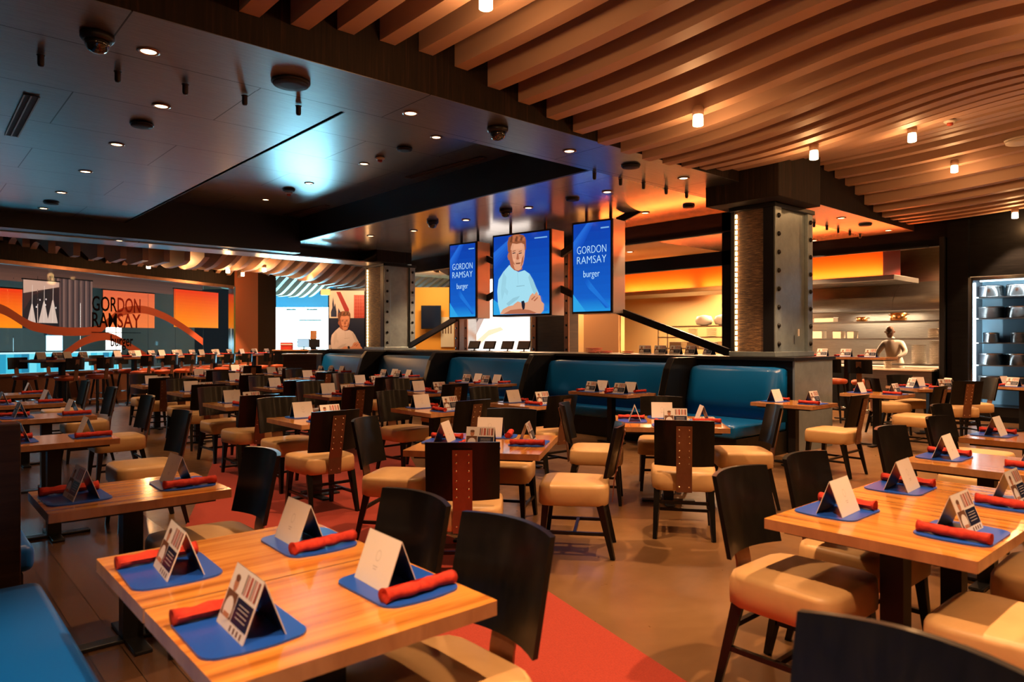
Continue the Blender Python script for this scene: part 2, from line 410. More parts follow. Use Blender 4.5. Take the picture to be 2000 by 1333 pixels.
def column(name, x0, x1, y0, y1, z0, label, stone_face=True):
    r = empty(name, ((x0+x1)/2, (y0+y1)/2, z0), 0, label, 'column')
    cx, cy = (x1-x0)/2, (y1-y0)/2; H = 3.42-z0
    b = MB(); b.box(-cx+.06, cx-.04, -cy+.03, cy-.03, 0, H); b.build('core', M['col_steel'], r)
    # near face (towards -Y): two flange strips with rivets
    for k, (xa, xb) in enumerate(((-cx, -cx+.17), (cx-.15, cx))):
        f = MB(); f.box(xa, xb, -cy-.02, -cy+.03, 0, H); fl = f.build('flange', M['col_steel'], r, bevel=.004)
        nz = 8
        for q in range(nz):
            rv = MB().lathe([(.034,0),(.032,.014),(.02,.026),(.004,.03)], (0,0,0), 10).build('rivet', M['black'], fl, loc=((xa+xb)/2, -cy-.02, .18+(H-.36)*q/(nz-1)))
            rv.rotation_euler = (PI/2, 0, 0)
    # face towards -X: dark frame, lit slate panel
    f = MB(); f.box(-cx-.01, -cx+.06, -cy, -cy+.16, 0, H); f.box(-cx-.01, -cx+.06, cy-.06, cy, 0, H); f.box(-cx-.01,-cx+.06,-cy,cy,0,.05)
    f.build('side_frame', M['black'], r, bevel=.004)
    f = MB(); f.box(-cx+.03, -cx+.07, -cy+.16, cy-.06, .05, H); f.build('slate_panel', M['stone'], r)
    f = MB(); n = 26
    for q in range(n):
        z = .08+(H-.16)*q/n; f.box(-cx+.005, -cx+.028, cy-.085, cy-.062, z, z+(H-.16)/n*.72)
    f.build('light_strip', M['led'], r)
    f = MB(); f.box(-cx-.35, cx-.25, -cy-.25, cy+.2, H, H+(.95 if y0 < 6 else .28)); f.build('capital', M['fascia'], r, bevel=.01)
    f = MB(); f.box(-cx-.04, cx+.03, -cy-.04, cy+.02, H-.06, H); f.build('neck', M['black'], r, bevel=.006)
    f = MB(); f.box(-cx-.03, cx+.02, -cy-.035, cy+.02, 0, .07); f.build('base_plate', M['col_steel'], r, bevel=.006)
    light('AREA', 'strip_lamp', (-cx-.02, cy-.10, H/2), 12, WARM2, r, (PI/2, 0, 0), shape='RECTANGLE', size=.03, size_y=H-.2)
    return r
# strip lamps graze the slate face
c1 = column('riveted_column', 9.1, 10.2, 4.84, 5.5, WZ, 'steel riveted column with lit slate side at the near end of the booth wall')
c2 = column('riveted_column', 9.1, 10.0, 15.05, 15.95, WZ, 'steel riveted column with glowing strip at the far end of the booth wall')
pl = MB(); pl.box(-.02,.02,-.006,.006,-.05,.05); p = pl.build('light_switch', M['white_trim'], loc=at(1551, 657, 1.62)); p.location = (9.72, 4.80, 1.62)
tag(p, 'small pale switch plate on the steel face of the near riveted column', 'switch')

# dividers and booths
DIV = [6.05, 9.0, 11.95, 14.75, 17.7]
dn = ['between the corner booth seat and the first long booth', 'between the first and second long booths', 'between the second and third long booths', 'beyond the third long booth', 'closing the farthest booth beside the poster']
for y, s in zip(DIV, dn):
    d = MB(); d.prism([(8.0,0),(8.98,0),(8.98,1.26),(8.42,1.26),(8.3,1.1),(8.12,.55),(8.0,.5)], -.06, .06)
    d.v = [(a, y+c, b) for a, b, c in d.v]
    tag(d.build('booth_divider', M['black_wood'], bevel=.01), f'black wooden booth divider {s}', 'divider', 'booth dividers')
def booth(y0, y1, label, x0=8.28, back=1.16):
    r = empty('booth_bench', (8.5, (y0+y1)/2, 0), 0, label, 'booth', 'blue booths along the half wall')
    h = (y1-y0)/2-.02
    s = MB(); s.box(x0-8.5, .44, -h, h, .30, .46); s.build('seat', M['booth_blue'], r, bevel=.035, segs=4)
    s = MB(); s.box(x0-8.5+.05, .44, -h, h, 0.0, .298); s.build('plinth', M['black_wood'], r)
    b = MB(); n = 24; vs = []; prof = [(.08,.44),(.12,.7),(.22,back-.06),(.27,back),(.34,back+.01),(.42,back-.02),(.42,.44)]
    L = len(prof)
    for i in range(n+1):
        y = -h+.0+2*h*i/n; e = .02*math.sin(PI*i/n)
        ed = min(1, min(i, n-i)/2)
        for x, z in prof: vs.append((x-e+(1-ed)*.04, y, z-(1-ed)*.02))
    fs = [(i*L+k, i*L+(k+1)%L, (i+1)*L+(k+1)%L, (i+1)*L+k) for i in range(n) for k in range(L)]
    fs += [tuple(range(L)), tuple(n*L+k for k in range(L))[::-1]]
    b.add(vs, fs, 0, True); b.build('backrest', M['booth_blue'], r)
    return r
booth(4.56, 5.98, 'teal blue corner booth bench beside the near riveted column', 7.65, 1.14)
booth(6.12, 8.93, 'long blue leather booth, nearest of the row under the right screen')
booth(9.07, 11.88, 'long blue leather booth under the middle screen')
booth(12.02, 14.68, 'long bright blue leather booth under the left screen')
booth(14.82, 17.62, 'dark blue leather booth below the far riveted column')

# left banquette and wood partition
r = empty('banquette', (.15, 1.2, 0), 0, 'long bright blue leather bench along the left side of the nearest tables', 'bench')
s = MB(); s.box(-.55, .34, -2.6, 2.46, .32, .46); s.build('seat', M['blue_seat'], r, bevel=.04, segs=4)
s = MB(); s.box(-.55, .30, -2.6, 2.42, 0, .318); s.build('plinth', M['dark_wood'], r)
s = MB(); s.box(-.62, -.45, -2.6, 2.46, .462, .98); s.build('backrest', M['blue_seat'], r, bevel=.05, segs=4)
pt = MB(); pt.box(-1.55, .47, 4.12, 4.24, 0, 1.10)
tag(pt.build('low_partition', M['dark_wood'], bevel=.006), 'low dark brown grained wood partition behind the second left table', 'partition')
r = empty('banquette', (.0, 8.0, 0), 0, 'bench beyond the dark wood partition on the left', 'bench')
s = MB(); s.box(-.55, .55, -3.7, 4.5, .32, .46); s.build('seat', M['blue_seat'], r, bevel=.04, segs=3)
s = MB(); s.box(-.55, .50, -3.7, 4.5, 0, .318); s.build('plinth', M['dark_wood'], r)

# ================================================================== CHAIR
def back_profile(t): return -.250 - .085*t       # y of the back at height fraction t
def make_chair(name='dining_chair', seat_mat='leather'):
    r = empty(name, (0,0,0), 0, 'x', 'chair')
    # cushion: crowned rounded block, wider in front
    s = MB(); n = 10; vs = []; rings = [(.362,.955),(.370,.99),(.43,1.0),(.48,.99),(.498,.96),(.507,.88),(.513,.5)]
    P = []
    for k in range(40):
        a = 2*PI*k/40; c = math.cos(a); q = math.sin(a); p = 7.0
        rr = (abs(c)**p+abs(q)**p)**(-1/p); P.append((rr*c, rr*q))
    for z, sc in rings:
        for x, y in P:
            wx = .247+.014*y; vs.append((x*sc*wx, y*sc*.245, z))
    L = 40; fs = [(i*L+k, i*L+(k+1)%L, (i+1)*L+(k+1)%L, (i+1)*L+k) for i in range(len(rings)-1) for k in range(L)]
    fs += [tuple(range(L))[::-1], tuple((len(rings)-1)*L+k for k in range(L))]
    s.add(vs, fs, 0, True); s.build('seat', M[seat_mat], r)
    for sx in (-1, 1):
        for sy in (-1, 1):
            g = MB(); g.bar((sx*.195, sy*.19, .366), (sx*.215, .225 if sy > 0 else -.275, 0), .048, .028); g.build('leg', M['black_wood'], r)
    g = MB()
    for sx in (-1, 1): g.bar((sx*.206, .207, .17), (sx*.206, -.232, .17), .022, .022)
    g.bar((-.206, -.01, .17), (.206, -.01, .17), .022, .022); g.bar((-.2, -.21, .27), (.2, -.21, .27), .022)
    g.build('stretcher', M['black_wood'], r)
    # curved back panel, ends forward
    def panel(w, z0, z1, off, th, curve, nx, name, mt, par):
        vs = []; nz = 4
        for side in (0, 1):
            for j in range(nz+1):
                z = z0+(z1-z0)*j/nz; t = (z-.5)/.4
                for i in range(nx+1):
                    x = -w/2+w*i/nx; y = back_profile(t)+curve*(2*x/.44)**2 - off - side*th
                    vs.append((x, y, z + (.006*(1-(2*x/.44)**2) if j == nz else 0)))
        A = (nx+1)*(nz+1); fs = []
        for j in range(nz):
            for i in range(nx):
                a = j*(nx+1)+i; fs += [(a, a+1, a+nx+2, a+nx+1), (A+a, A+a+nx+1, A+a+nx+2, A+a+1)]
        for i in range(nx):
            fs += [(i, A+i, A+i+1, i+1), (nz*(nx+1)+i, nz*(nx+1)+i+1, A+nz*(nx+1)+i+1, A+nz*(nx+1)+i)]
        for j in range(nz):
            a = j*(nx+1); b = a+nx; fs += [(a, a+nx+1, A+a+nx+1, A+a), (b, A+b, A+b+nx+1, b+nx+1)]
        m = MB().add(vs, fs, 0, True); o = m.build(name, mt, par)
        for p in o.data.polygons: p.use_smooth = True
        e = o.modifiers.new('es', 'EDGE_SPLIT'); e.split_angle = .7
        return o
    panel(.44, .555, .905, 0, .022, .055, 10, 'backrest', M['black_wood'], r)
    g = MB()
    pts = [(.36, -.262), (.50, back_profile(0)-.024), (.868, back_profile(.92)-.024)]
    for (z0, y0), (z1, y1) in zip(pts, pts[1:]):
        vs = [(sx*.058, y+d, z) for z, y in ((z0,y0),(z1,y1)) for sx, d in ((-1,0),(1,0),(1,-.008),(-1,-.008))]
        g.add(vs, [(3,2,1,0),(4,5,6,7),(0,1,5,4),(1,2,6,5),(2,3,7,6),(3,0,4,7)], 0)
    for z in [.40, .58, .63, .68, .74, .79, .84]:
        y = back_profile((z-.5)/.4)-.033 if z > .5 else -.271
        for sx in (-1, 1):
            o0 = len(g.v); g.lathe([(.0075,0),(.006,.003),(.001,.005)], (0,0,0), 6, 1)
            for j in range(o0, len(g.v)):
                x, yy, zz = g.v[j]; g.v[j] = (sx*.036+x, y-zz, z+yy)
    g.build('back_strap', [M['strap'], M['rivet']], r)
    return r
CH = Proto(make_chair())
SIDEROT = {'-y': 0, '+x': PI/2, '+y': PI, '-x': -PI/2}   # where the diner sits: '-y' faces +y

def make_stool():
    r = empty('bar_stool', (0,0,0), 0, 'x', 'bar stool')
    MB().lathe([(.10,.70),(.20,.71),(.225,.74),(.22,.78),(.18,.80),(.05,.81)], n=28).build('seat', M['orange_leather'], r)
    for sx in (-1, 1):
        for sy in (-1, 1):
            MB().bar((sx*.12, sy*.12, .70), (sx*.20, sy*.20, 0), .035, .026).build('leg', M['black'], r)
    MB().tube([(.185*math.cos(2*PI*k/24), .185*math.sin(2*PI*k/24), .27) for k in range(24)], .01, 8, closed=True).build('foot_ring', M['chrome'], r)
    g = MB(); vs = []
    for y0 in (0, -.02):
        for z in (.92, 1.16):
            for i in range(9):
                x = -.21+.42*i/8; vs.append((x, -.24-.05*(z-.9)+.05*(x/.21)**2+y0, z))
    fs = []
    for i in range(8): fs += [(i,i+1,i+10,i+9), (18+i,27+i,28+i,19+i), (i,18+i,19+i,i+1), (9+i,10+i,28+i,27+i)]
    fs += [(0,9,27,18), (8,26,35,17)]
    g.add(vs, fs).build('backrest', M['black_wood'], r)
    g = MB(); g.bar((0,-.215,.70), (0,-.272,1.13), .09, .09, ha=.012, hb=.012); g.build('back_strap', M['strap'], r)
    return r
ST = Proto(make_stool())

# ================================================================== TABLES AND SETTINGS
def rrect(w, h, r, n=5):
    pts = []
    for cx, cy, a0 in ((w/2-r, h/2-r, 0), (-w/2+r, h/2-r, PI/2), (-w/2+r, -h/2+r, PI), (w/2-r, -h/2+r, 1.5*PI)):
        for k in range(n+1):
            a = a0+PI/2*k/n; pts.append((cx+r*math.cos(a), cy+r*math.sin(a)))
    return pts
def table(cx, cy, w, l, rz, label, zt=.75, posts=1):
    r = empty('dining_table' if zt < 1 else 'high_table', (cx,cy,0), rz, label, 'table')
    t = MB(); t.prism(rrect(w, l, .006, 2), zt-.042, zt, 0, 1); t.build('table_top', [M['table'], M['table_edge']], r)
    e = MB(); e.box(-w/2+.06, w/2-.06, -l/2+.06, l/2-.06, zt-.062, zt-.0421); e.build('top_support', M['black'], r)
    for k in range(posts):
        x = 0 if posts == 1 else 0
        g = MB(); g.box(-.045, .045, -.045, .045, .025, zt-.0625); g.build('post', M['black'], r)
    g = MB(); g.box(-.24, .24, -.04, .04, .0085, .026); g.box(-.04, .04, -.24, .24, .0086, .0259); g.build('foot', M['black'], r, bevel=.004)
    return r

def make_mat():
    pts = []; w, h, r = .30, .265, .035
    base = rrect(w, h, r, 4)
    for x, y in base:
        # the two side edges bulge a little
        bx = .022*(1-(2*y/h)**2); pts.append((x+math.copysign(bx, x), y))
    # add mid points on sides
    out = []
    for i, p in enumerate(pts):
        out.append(p); q = pts[(i+1) % len(pts)]
        if abs(p[1]-q[1]) > .1:
            for k in (1,2,3):
                y = p[1]+(q[1]-p[1])*k/4; x = math.copysign(w/2+.022*(1-(2*y/h)**2), p[0]); out.append((x, y))
    o = MB().prism(out, 0, .006).build('placemat', M['mat_blue'], bevel=0)
    tag(o, 'x', 'placemat'); return o
def make_napkin():
    "rolled cloth, spiral end, slightly lumpy; along local Y"
    m = MB(); n = 14; vs = []; L = 16
    random.seed(3)
    for i in range(L+1):
        y = -.125+.25*i/L; rr = .0185+.0022*math.sin(i*1.3)+(.003 if i in (0, L) else 0)
        for k in range(n):
            a = 2*PI*k/n; q = rr*(1+.05*math.sin(3*a+i*.5)); vs.append((q*math.cos(a)*1.08+.004*math.sin(i*.5), y, .0195+q*math.sin(a)))
    # open spiral ends
    fs = [(i*n+k, i*n+(k+1)%n, (i+1)*n+(k+1)%n, (i+1)*n+k) for i in range(L) for k in range(n)]
    o0 = len(vs)
    for e, (i, s) in enumerate(((0, 1), (L, -1))):
        for k in range(n):
            x, y, z = vs[i*n+k]; vs.append((x*.62, y+s*.012, .0195+(z-.0195)*.62))
        for k in range(n): fs.append((i*n+k, i*n+(k+1)%n, o0+e*n+(k+1)%n, o0+e*n+k))
        fs.append(tuple(o0+e*n+k for k in range(n)))
    # loose flap along the roll
    m.add(vs, fs, 0, True)
    m.add([(.012,-.118,.036),(.026,-.116,.022),(.028,.112,.021),(.013,.118,.037),(.013,-.118,.033),(.023,-.116,.019),(.025,.112,.018),(.012,.118,.034)],
          [(0,1,2,3),(7,6,5,4),(0,4,5,1),(1,5,6,2),(2,6,7,3),(3,7,4,0)])
    o = m.build('napkin_roll', M['napkin']); tag(o, 'x', 'napkin'); return o
def make_card():
    "tent card: printed face towards the diner (-y), plain face with a faint emblem away (+y)"
    r = empty('tent_menu', (0,0,0), 0, 'x', 'menu')
    w, h, b, t = .20, .145, .056, .0016
    def sheet(s):
        vs = []
        for x in (-w/2, w/2):
            vs += [(x, s*b, 0), (x, s*(b-.004), 0), (x, 0-s*.0, h-.002), (x, s*.002, h)]
        return vs
    m = MB()
    for s in (1, -1):
        y0 = s*b
        vs = [(-w/2, y0, 0), (w/2, y0, 0), (w/2, s*.0008, h), (-w/2, s*.0008, h), (-w/2, y0-s*.003, 0), (w/2, y0-s*.003, 0), (w/2, 0, h-.004), (-w/2, 0, h-.004)]
        m.add(vs, [(0,1,2,3)], 0 if s > 0 else 0); m.add(vs, [(4,5,6,7)], 1); m.add(vs, [(0,3,7,4),(1,2,6,5),(0,1,5,4)], 0)
    m.build('card', [M['card_white'], M['card_navy']], r)
    # emblem: ring and two text lines, faint
    def onface(s, u, v, e=.0006):
        k = v; y = s*b*(1-k); return (u*w*(1 if s < 0 else -1), y+s*e, h*k+e*.4)
    g = MB()
    for k in range(16):
        a0 = 2*PI*k/16; a1 = 2*PI*(k+1)/16
        q = [onface(1, .07*math.cos(a0), .58+.11*math.sin(a0)), onface(1, .07*math.cos(a1), .58+.11*math.sin(a1)), onface(1, .060*math.cos(a1), .58+.095*math.sin(a1)), onface(1, .060*math.cos(a0), .58+.095*math.sin(a0))]
        g.add(q, [(0,1,2,3)])
    for v0, ww in ((.36,.14),(.31,.10)): g.add([onface(1,-ww/2,v0), onface(1,ww/2,v0), onface(1,ww/2,v0+.02), onface(1,-ww/2,v0+.02)], [(0,1,2,3)])
    g.build('emblem', M['card_grey'], r)
    g = MB()
    def R(u0, v0, u1, v1, mi, e=.0006): g.add([onface(-1,u0-.5,v0,e), onface(-1,u1-.5,v0,e), onface(-1,u1-.5,v1,e), onface(-1,u0-.5,v1,e)], [(0,1,2,3)], mi)
    def D(u, v, ru, rv, mi, e): g.add([onface(-1, u-.5+ru*math.cos(2*PI*k/12), v+rv*math.sin(2*PI*k/12), e) for k in range(12)], [tuple(range(12))], mi)
    R(.02,.16,.40,.58,3,.0006); R(.42,.16,.98,.56,0,.0006)               # dark photo area, navy text block
    D(.22,.30,.15,.20,1,.001); D(.22,.70,.075,.13,2,.001); D(.22,.80,.08,.06,3,.0013)   # jacket, face, hair
    R(.12,.16,.33,.24,2,.0013)
    for u, mi in ((.48,3),(.54,4),(.62,4),(.66,4),(.74,3),(.80,4),(.88,4),(.92,3)): R(u,.62,u+.035,.94,mi,.001)
    for v in (.46,.40,.33,.26): R(.52,v,.88,v+.014,5,.001)
    for u in (.47,.60,.72,.84): R(u,.03,u+.05,.12,3,.001)
    g.build('printed_side', [M['card_navy'], M['card_white'], M['card_skin'], M['card_brown'], M['card_red'], M['card_grey']], r)
    return r
MATP = Proto(make_mat()); NAPP = Proto(make_napkin()); CARDP = Proto(make_card())
nset = 0
def setting(tx, ty, trz, w, l, side, where, zt=.75, off=0, inset=.15, near=False):
    "side: which table edge the diner sits at, in table axes; where: words that end every label"
    global nset; nset += 1
    a = SIDEROT[side]; half = (l if side in ('-y', '+y') else w)/2
    ly = -(half-inset); lx = off
    def W(x, y):
        X = x*math.cos(a)-y*math.sin(a); Y = x*math.sin(a)+y*math.cos(a)
        return tx+X*math.cos(trz)-Y*math.sin(trz), ty+X*math.sin(trz)+Y*math.cos(trz)
    j = random.uniform(-.04, .04)
    x, y = W(lx, ly); MATP.place((x,y,zt+.0006), trz+a+j, f'blue placemat {where}', 'blue placemats')
    x, y = W(lx-.115, ly-.005); NAPP.place((x,y,zt+.0072), trz+a+j+random.uniform(-.12,.12), f'rolled red napkin {where}', 'rolled red napkins')
    x, y = W(lx+.035, ly+.02); CARDP.place((x,y,zt+.0072), trz+a+j+random.uniform(-.06,.06), f'folded tent menu {where}', 'folded tent menus')
def chair(tx, ty, trz, side, dist, label, lat=0, jig=0):
    a = SIDEROT[side]; x, y = lat, -dist
    X = x*math.cos(a)-y*math.sin(a); Y = x*math.sin(a)+y*math.cos(a)
    CH.place((tx+X*math.cos(trz)-Y*math.sin(trz), ty+X*math.sin(trz)+Y*math.cos(trz), 0), trz+a+jig, label, 'cream-seated dining chairs')

# --- left banquette row: long side along X -> rotate by 90 degrees; diners on the bench (-X) and in chairs (+X)
LROW = [(.92, .62, 'front-edge left table', False), (.92, 1.845, 'nearest left bench table', True), (.92, 2.455, 'second left bench table', True), (.90, 3.90, 'third left bench table', True),
        (.93, 6.35, 'left table just past the partition', True), (1.16, 8.35, 'second left table past the partition', True), (1.2, 10.2, 'third left table past the partition', True), (1.25, 12.1, 'farthest left bench table', True)]
for k, (x, y, nm, vis) in enumerate(LROW):
    if vis:
        table(x, y, .60, .785, -PI/2, f'wood-topped table with black post, {nm}')
        # local -y maps to -X here
        setting(x, y, -PI/2, .60, .785, '-y', f'on the bench side of the {nm}')
        setting(x, y, -PI/2, .60, .785, '+y', f'on the chair side of the {nm}')
    cyy = {0: .52, 1: 1.73, 2: 2.26, 3: 3.74}.get(k, y-.05)
    cx = x+.62 if k > 3 else 1.21
    CH.place((cx, cyy, 0), PI/2, f'black-backed cream chair at the {nm}', 'cream-seated dining chairs')
# --- three rows of two-seat tables
ROWS = {'left row': [(3.05,6.30),(3.14,8.45),(3.38,10.8),(3.40,13.0)], 'middle row': [(4.48,6.35),(4.66,8.95),(4.70,10.9),(4.85,13.1)], 'booth-side row': [(5.72,6.2),(5.95,8.6),(6.20,10.8),(6.4,13.3)]}
NTH = ['nearest', 'second', 'third', 'farthest']
for rn, lst in ROWS.items():
    for k, (x, y) in enumerate(lst):
        nm = f'{NTH[k]} table of the {rn}'
        table(x, y, .64, .78, 0, f'two-seat wood table with black post, {nm}')
        setting(x, y, 0, .64, .78, '-y', f'on the near side of the {nm}'); setting(x, y, 0, .64, .78, '+y', f'on the far side of the {nm}')
        chair(x, y, 0, '-y', .52, f'dining chair with riveted strap, near side of the {nm}', -.20 if k == 0 and rn != 'middle row' else -.10, random.uniform(-.08,.04))
        chair(x, y, 0, '+y', .56, f'dining chair facing us, far side of the {nm}', .0, random.uniform(-.08,.08))
# rear tables beyond the cross beam
for x, y, nm in ((5.0,15.6,'first table behind the rows'),(6.6,15.6,'second table behind the rows'),(6.5,17.6,'last table before the host stand')):
    table(x, y, .64, .78, 0, f'two-seat wood table, {nm}')
    setting(x, y, 0, .64, .78, '-y', f'on the near side of the {nm}'); setting(x, y, 0, .64, .78, '+y', f'on the far side of the {nm}')
    chair(x, y, 0, '-y', .56, f'dining chair seen from behind at the {nm}')
# --- square tables turned towards us
def square(cx, cy, rz, s, nm, chairs, dist=.66):
    table(cx, cy, s, s, rz, f'square four-seat wood table, {nm}')
    w = {'-y': 'near', '+y': 'far', '-x': 'left', '+x': 'right'}
    for sd in ('-y', '+y', '-x', '+x'): setting(cx, cy, rz, s, s, sd, f'on the {w[sd]} side of the {nm}')
    for sd in chairs: chair(cx, cy, rz, sd, dist, f'dining chair on the {w[sd]} side of the {nm}', 0, random.uniform(-.05,.05))
square(3.29, 4.01, math.radians(-52.5), .95, 'centre square table', ['+y','-x','+x'])
CH.place((2.70,3.51,0), math.radians(-39), 'dining chair on the near side of the centre square table', 'cream-seated dining chairs')
square(5.42, 3.93, math.radians(-49), .96, 'square table before the corner booth', ['+y','-x','+x'])
CH.place((4.68,3.25,0), math.radians(-54), 'dining chair on the near side of the square table before the corner booth', 'cream-seated dining chairs')
square(12.55, 4.0, math.radians(-42), .95, 'far square table before the kitchen', ['-y','+y','-x','+x'])
square(14.1, 3.1, math.radians(-20), .95, 'square table beside the glass-door fridge', ['-y'])
# --- right tables
def pair(x, y, w, l, nm, chairs=True, cy1=None, cy0=None):
    table(x, y, w, l, 0, f'wood table with black post, {nm}')
    setting(x, y, 0, w, l, '+y', f'on the far side of the {nm}'); setting(x, y, 0, w, l, '-y', f'on the near side of the {nm}')
pair(3.12, 1.125, .72, .78, 'nearest right-hand table'); pair(3.85, 1.125, .72, .78, 'right-hand table joined behind the nearest')
pair(5.08, 1.30, .70, .78, 'third right-hand table'); pair(6.58, 1.40, .70, .78, 'fourth right-hand table')
for x, y, rz, nm in ((2.93,1.43,PI,'far side of the nearest right-hand table'), (3.58,1.44,PI,'far side of the joined right-hand table'), (3.0,.68,0,'near side of the nearest right-hand table'), (3.8,.68,0,'near side of the joined right-hand table'),
        (5.14,1.60,PI,'far side of the third right-hand table'), (6.1,1.6,PI,'far side of the fourth right-hand table'), (6.7,.80,0,'near side of the fourth right-hand table'), (7.3,1.95,PI,'right of the fourth right-hand table'), (5.1,.75,0,'near side of the third right-hand table')):
    CH.place((x, y, 0), rz+random.uniform(-.06,.06), f'cream dining chair, {nm}', 'cream-seated dining chairs')
pair(8.22, 4.12, .66, .78, 'table beside the corner booth'); pair(10.55, 4.05, .66, .78, 'table past the steel wall end')
chair(8.0, 4.12, 0, '-y', .58, 'cream dining chair at the table beside the corner booth'); chair(10.35, 4.05, 0, '-y', .58, 'cream dining chair at the table past the steel wall end')
# --- booth tables
for y, nm in ((6.75,'nearest booth table'),(9.75,'second booth table'),(12.6,'third booth table'),(15.5,'farthest booth table')):
    x = 7.92; w, l = 1.12, .66
    table(x, y, w, l, -PI/2, f'long wood table in front of blue seat, {nm}')
    for sd, ww in (('-y','aisle'),('+y','bench')):
        for of, dd in ((-.27,'far'),(.27,'near')):
            o2 = of if sd == '+y' else -of
            setting(x, y, -PI/2, w, l, sd, f'{ww} side, {"left" if of<0 else "right"} place of the {nm}', off=o2)
# --- high tables by the glass wall
HT = [(121,14.6),(262,16.9),(345,18.2),(420,19.2),(496,20.6)]
HN = ['nearest the left edge','second along the glass','third along the glass','fourth along the glass','by the brown wall']
for k, ((px, d), nm) in enumerate(zip(HT, HN)):
    p = atd(px, d, 0); rz = math.radians(32)
    table(p.x, p.y, 1.3 if k < 2 else 1.0, .7, rz, f'high bar table {nm}', 1.12)
    W_ = 1.3 if k < 2 else 1.0
    for sd, s2 in (('-y','near'),('+y','far')):
        for of in (-.3, .3): setting(p.x, p.y, rz, W_, .7, sd, f'{s2} side, {"left" if (of<0)==(sd=="-y") else "right"} place of the high table {nm}', 1.12, off=of)
    for sd, s2 in ((-1,'near'),(1,'far')):
        for of in (-.36, .36):
            x, y = of, sd*.55; X_ = x*math.cos(rz)-y*math.sin(rz); Y_ = x*math.sin(rz)+y*math.cos(rz)
            ST.place((p.x+X_, p.y+Y_, 0), rz+(0 if sd < 0 else PI), f'orange-seat bar stool, {s2} {"left" if of<0 else "right"} of the high table {nm}', 'orange bar stools')
p = atd(1655, 13.4, 0); rz = math.radians(-90)
table(p.x, p.y, 1.6, .6, rz, 'high bar table past the steel wall end before the kitchen', 1.2)
for of in (-.45, .0, .45):
    nm = {-.45:'left', 0:'middle', .45:'right'}[of]
    setting(p.x, p.y, rz, 1.6, .6, '-y', f'{nm} place of the high table before the kitchen', 1.2, off=of)
    ST.place((p.x-.55, p.y-of*1.2, 0), rz, f'orange bar stool, {nm} of the high table before the kitchen', 'orange bar stools')

# ================================================================== CEILING FIXTURES
DL = MB()
def downlight(p, label, group='recessed ceiling downlights', power=150, spot=1.0, m='lamp', r0=.06):
    e = empty('downlight', p, 0, label, 'ceiling light', group)
    MB().lathe([(r0+.022,0),(r0+.022,-.006),(r0,-.010),(r0-.004,-.002),(r0-.004,.0)], n=20).build('trim_ring', M['strap'], e)
    MB().lathe([(r0-.006,-.0035),(r0-.006,-.0015)], n=18).build('lens', M[m], e)
    if power: light('SPOT', 'downlight_lamp', (0,0,-.03), power, WARM, e, spot_size=math.radians(74)*spot, spot_blend=.35, shadow_soft_size=.035)
    return e
LEFT = [(290,100),(315,207),(228,282),(167,335),(120,376),(85,407)]
for k, (px, py) in enumerate(LEFT): downlight(at(px,py,ZC-.002), f'amber downlight in the dark left ceiling, {ORD[k]} from the front of its line', power=120)
RECL = [(852,268),(711,320),(604,358),(519,390)]
for k, (px, py) in enumerate(RECL): downlight(at(px,py,ZR-.002), f'small downlight in the recessed ceiling bay, {ORD[k]} from the right of its line', power=120)
downlight(at(451,415,ZR-.002), 'small downlight in the far corner of the recessed ceiling bay', power=90)
downlight(at(802,221,ZC-.002), 'round downlight in the ceiling strip beside the dark wood fascia', power=130)
LOW = [(1112,295,'beside the camera dome near the fascia'),(1186,375,'over the right screen'),(1032,406,'over the middle screen'),(910,430,'over the left screen'),(808,451,'left of the screens'),(724,461,'over the far riveted column'),(1335,348,'nearest the slats over the half wall'),(1260,416,'close to the kitchen header'),(1643,426,'over the high table at the right'),(1735,450,'in the corner by the black right wall'),(1590,470,'behind the near riveted column')]
for px, py, s in LOW: downlight(at(px,py,ZC-.006), f'recessed downlight in the lower ceiling {s}', power=110)
for px, py, s in ((233,470,'left'),(440,487,'middle')): downlight(at(px,py,3.40), f'recessed downlight under the far cross beam, {s} one', power=90)

def disc(p, r, m, label, cat='speaker', name='ceiling_speaker', drop=.03):
    e = empty(name, p, 0, label, cat)
    MB().lathe([(r,0),(r,-.012),(r*.93,-.02)], n=28).build('rim', M[m], e)
    MB().lathe([(r*.92,-.019),(r*.9,-drop),(r*.5,-drop-.004)], n=28).build('grille', M['black_matte' if m != 'white_trim' else m], e)
    return e
for px, py, r, z, s in ((568,160,.16,ZC,'largest in front of the cyan glow'),(277,242,.11,ZC,'between two amber downlights'),(790,290,.11,ZR,'in the recessed bay by the small sprinkler'),(564,370,.11,ZR,'above the white sprinkler in the cyan glow'),(1232,323,.12,ZC,'beside the slat ends'),(1118,388,.11,ZC,'above the middle screen'),(1345,402,.10,ZC,'in the orange lit ceiling'),(1690,438,.12,ZC,'over the right high table'),(100,395,.11,ZC,'at the far end of the left downlight line')):
    disc(at(px,py,z-.006), r, 'black', f'round dark ceiling speaker {s}')
disc(Vector((11.78,2.6,zb_near(11.78,2.6)+.004)), .22, 'white_trim', 'large round tan speaker hung among the slats at the right', drop=.05)
def dome(p, label):
    e = empty('camera_dome', p, 0, label, 'security camera')
    MB().lathe([(.11,0),(.11,-.03),(.095,-.05),(.085,-.05)], n=24).build('housing', M['black'], e)
    MB().lathe([(.083,-.045),(.080,-.08),(.06,-.115),(.03,-.13),(.002,-.134)], n=24).build('dome', M['dome'], e)
    return e
for px, py, s in ((972,250,'by the dark wood fascia'),(190,68,'in the dark upper left corner'),(845,432,'left of the screens in orange light'),(988,410,'above the middle screen in blue light')): dome(at(px,py,ZC-.006), f'smoked black security dome {s}')
dome(Vector((16.6,5.0,3.69)), 'black security dome on the beige kitchen ceiling')
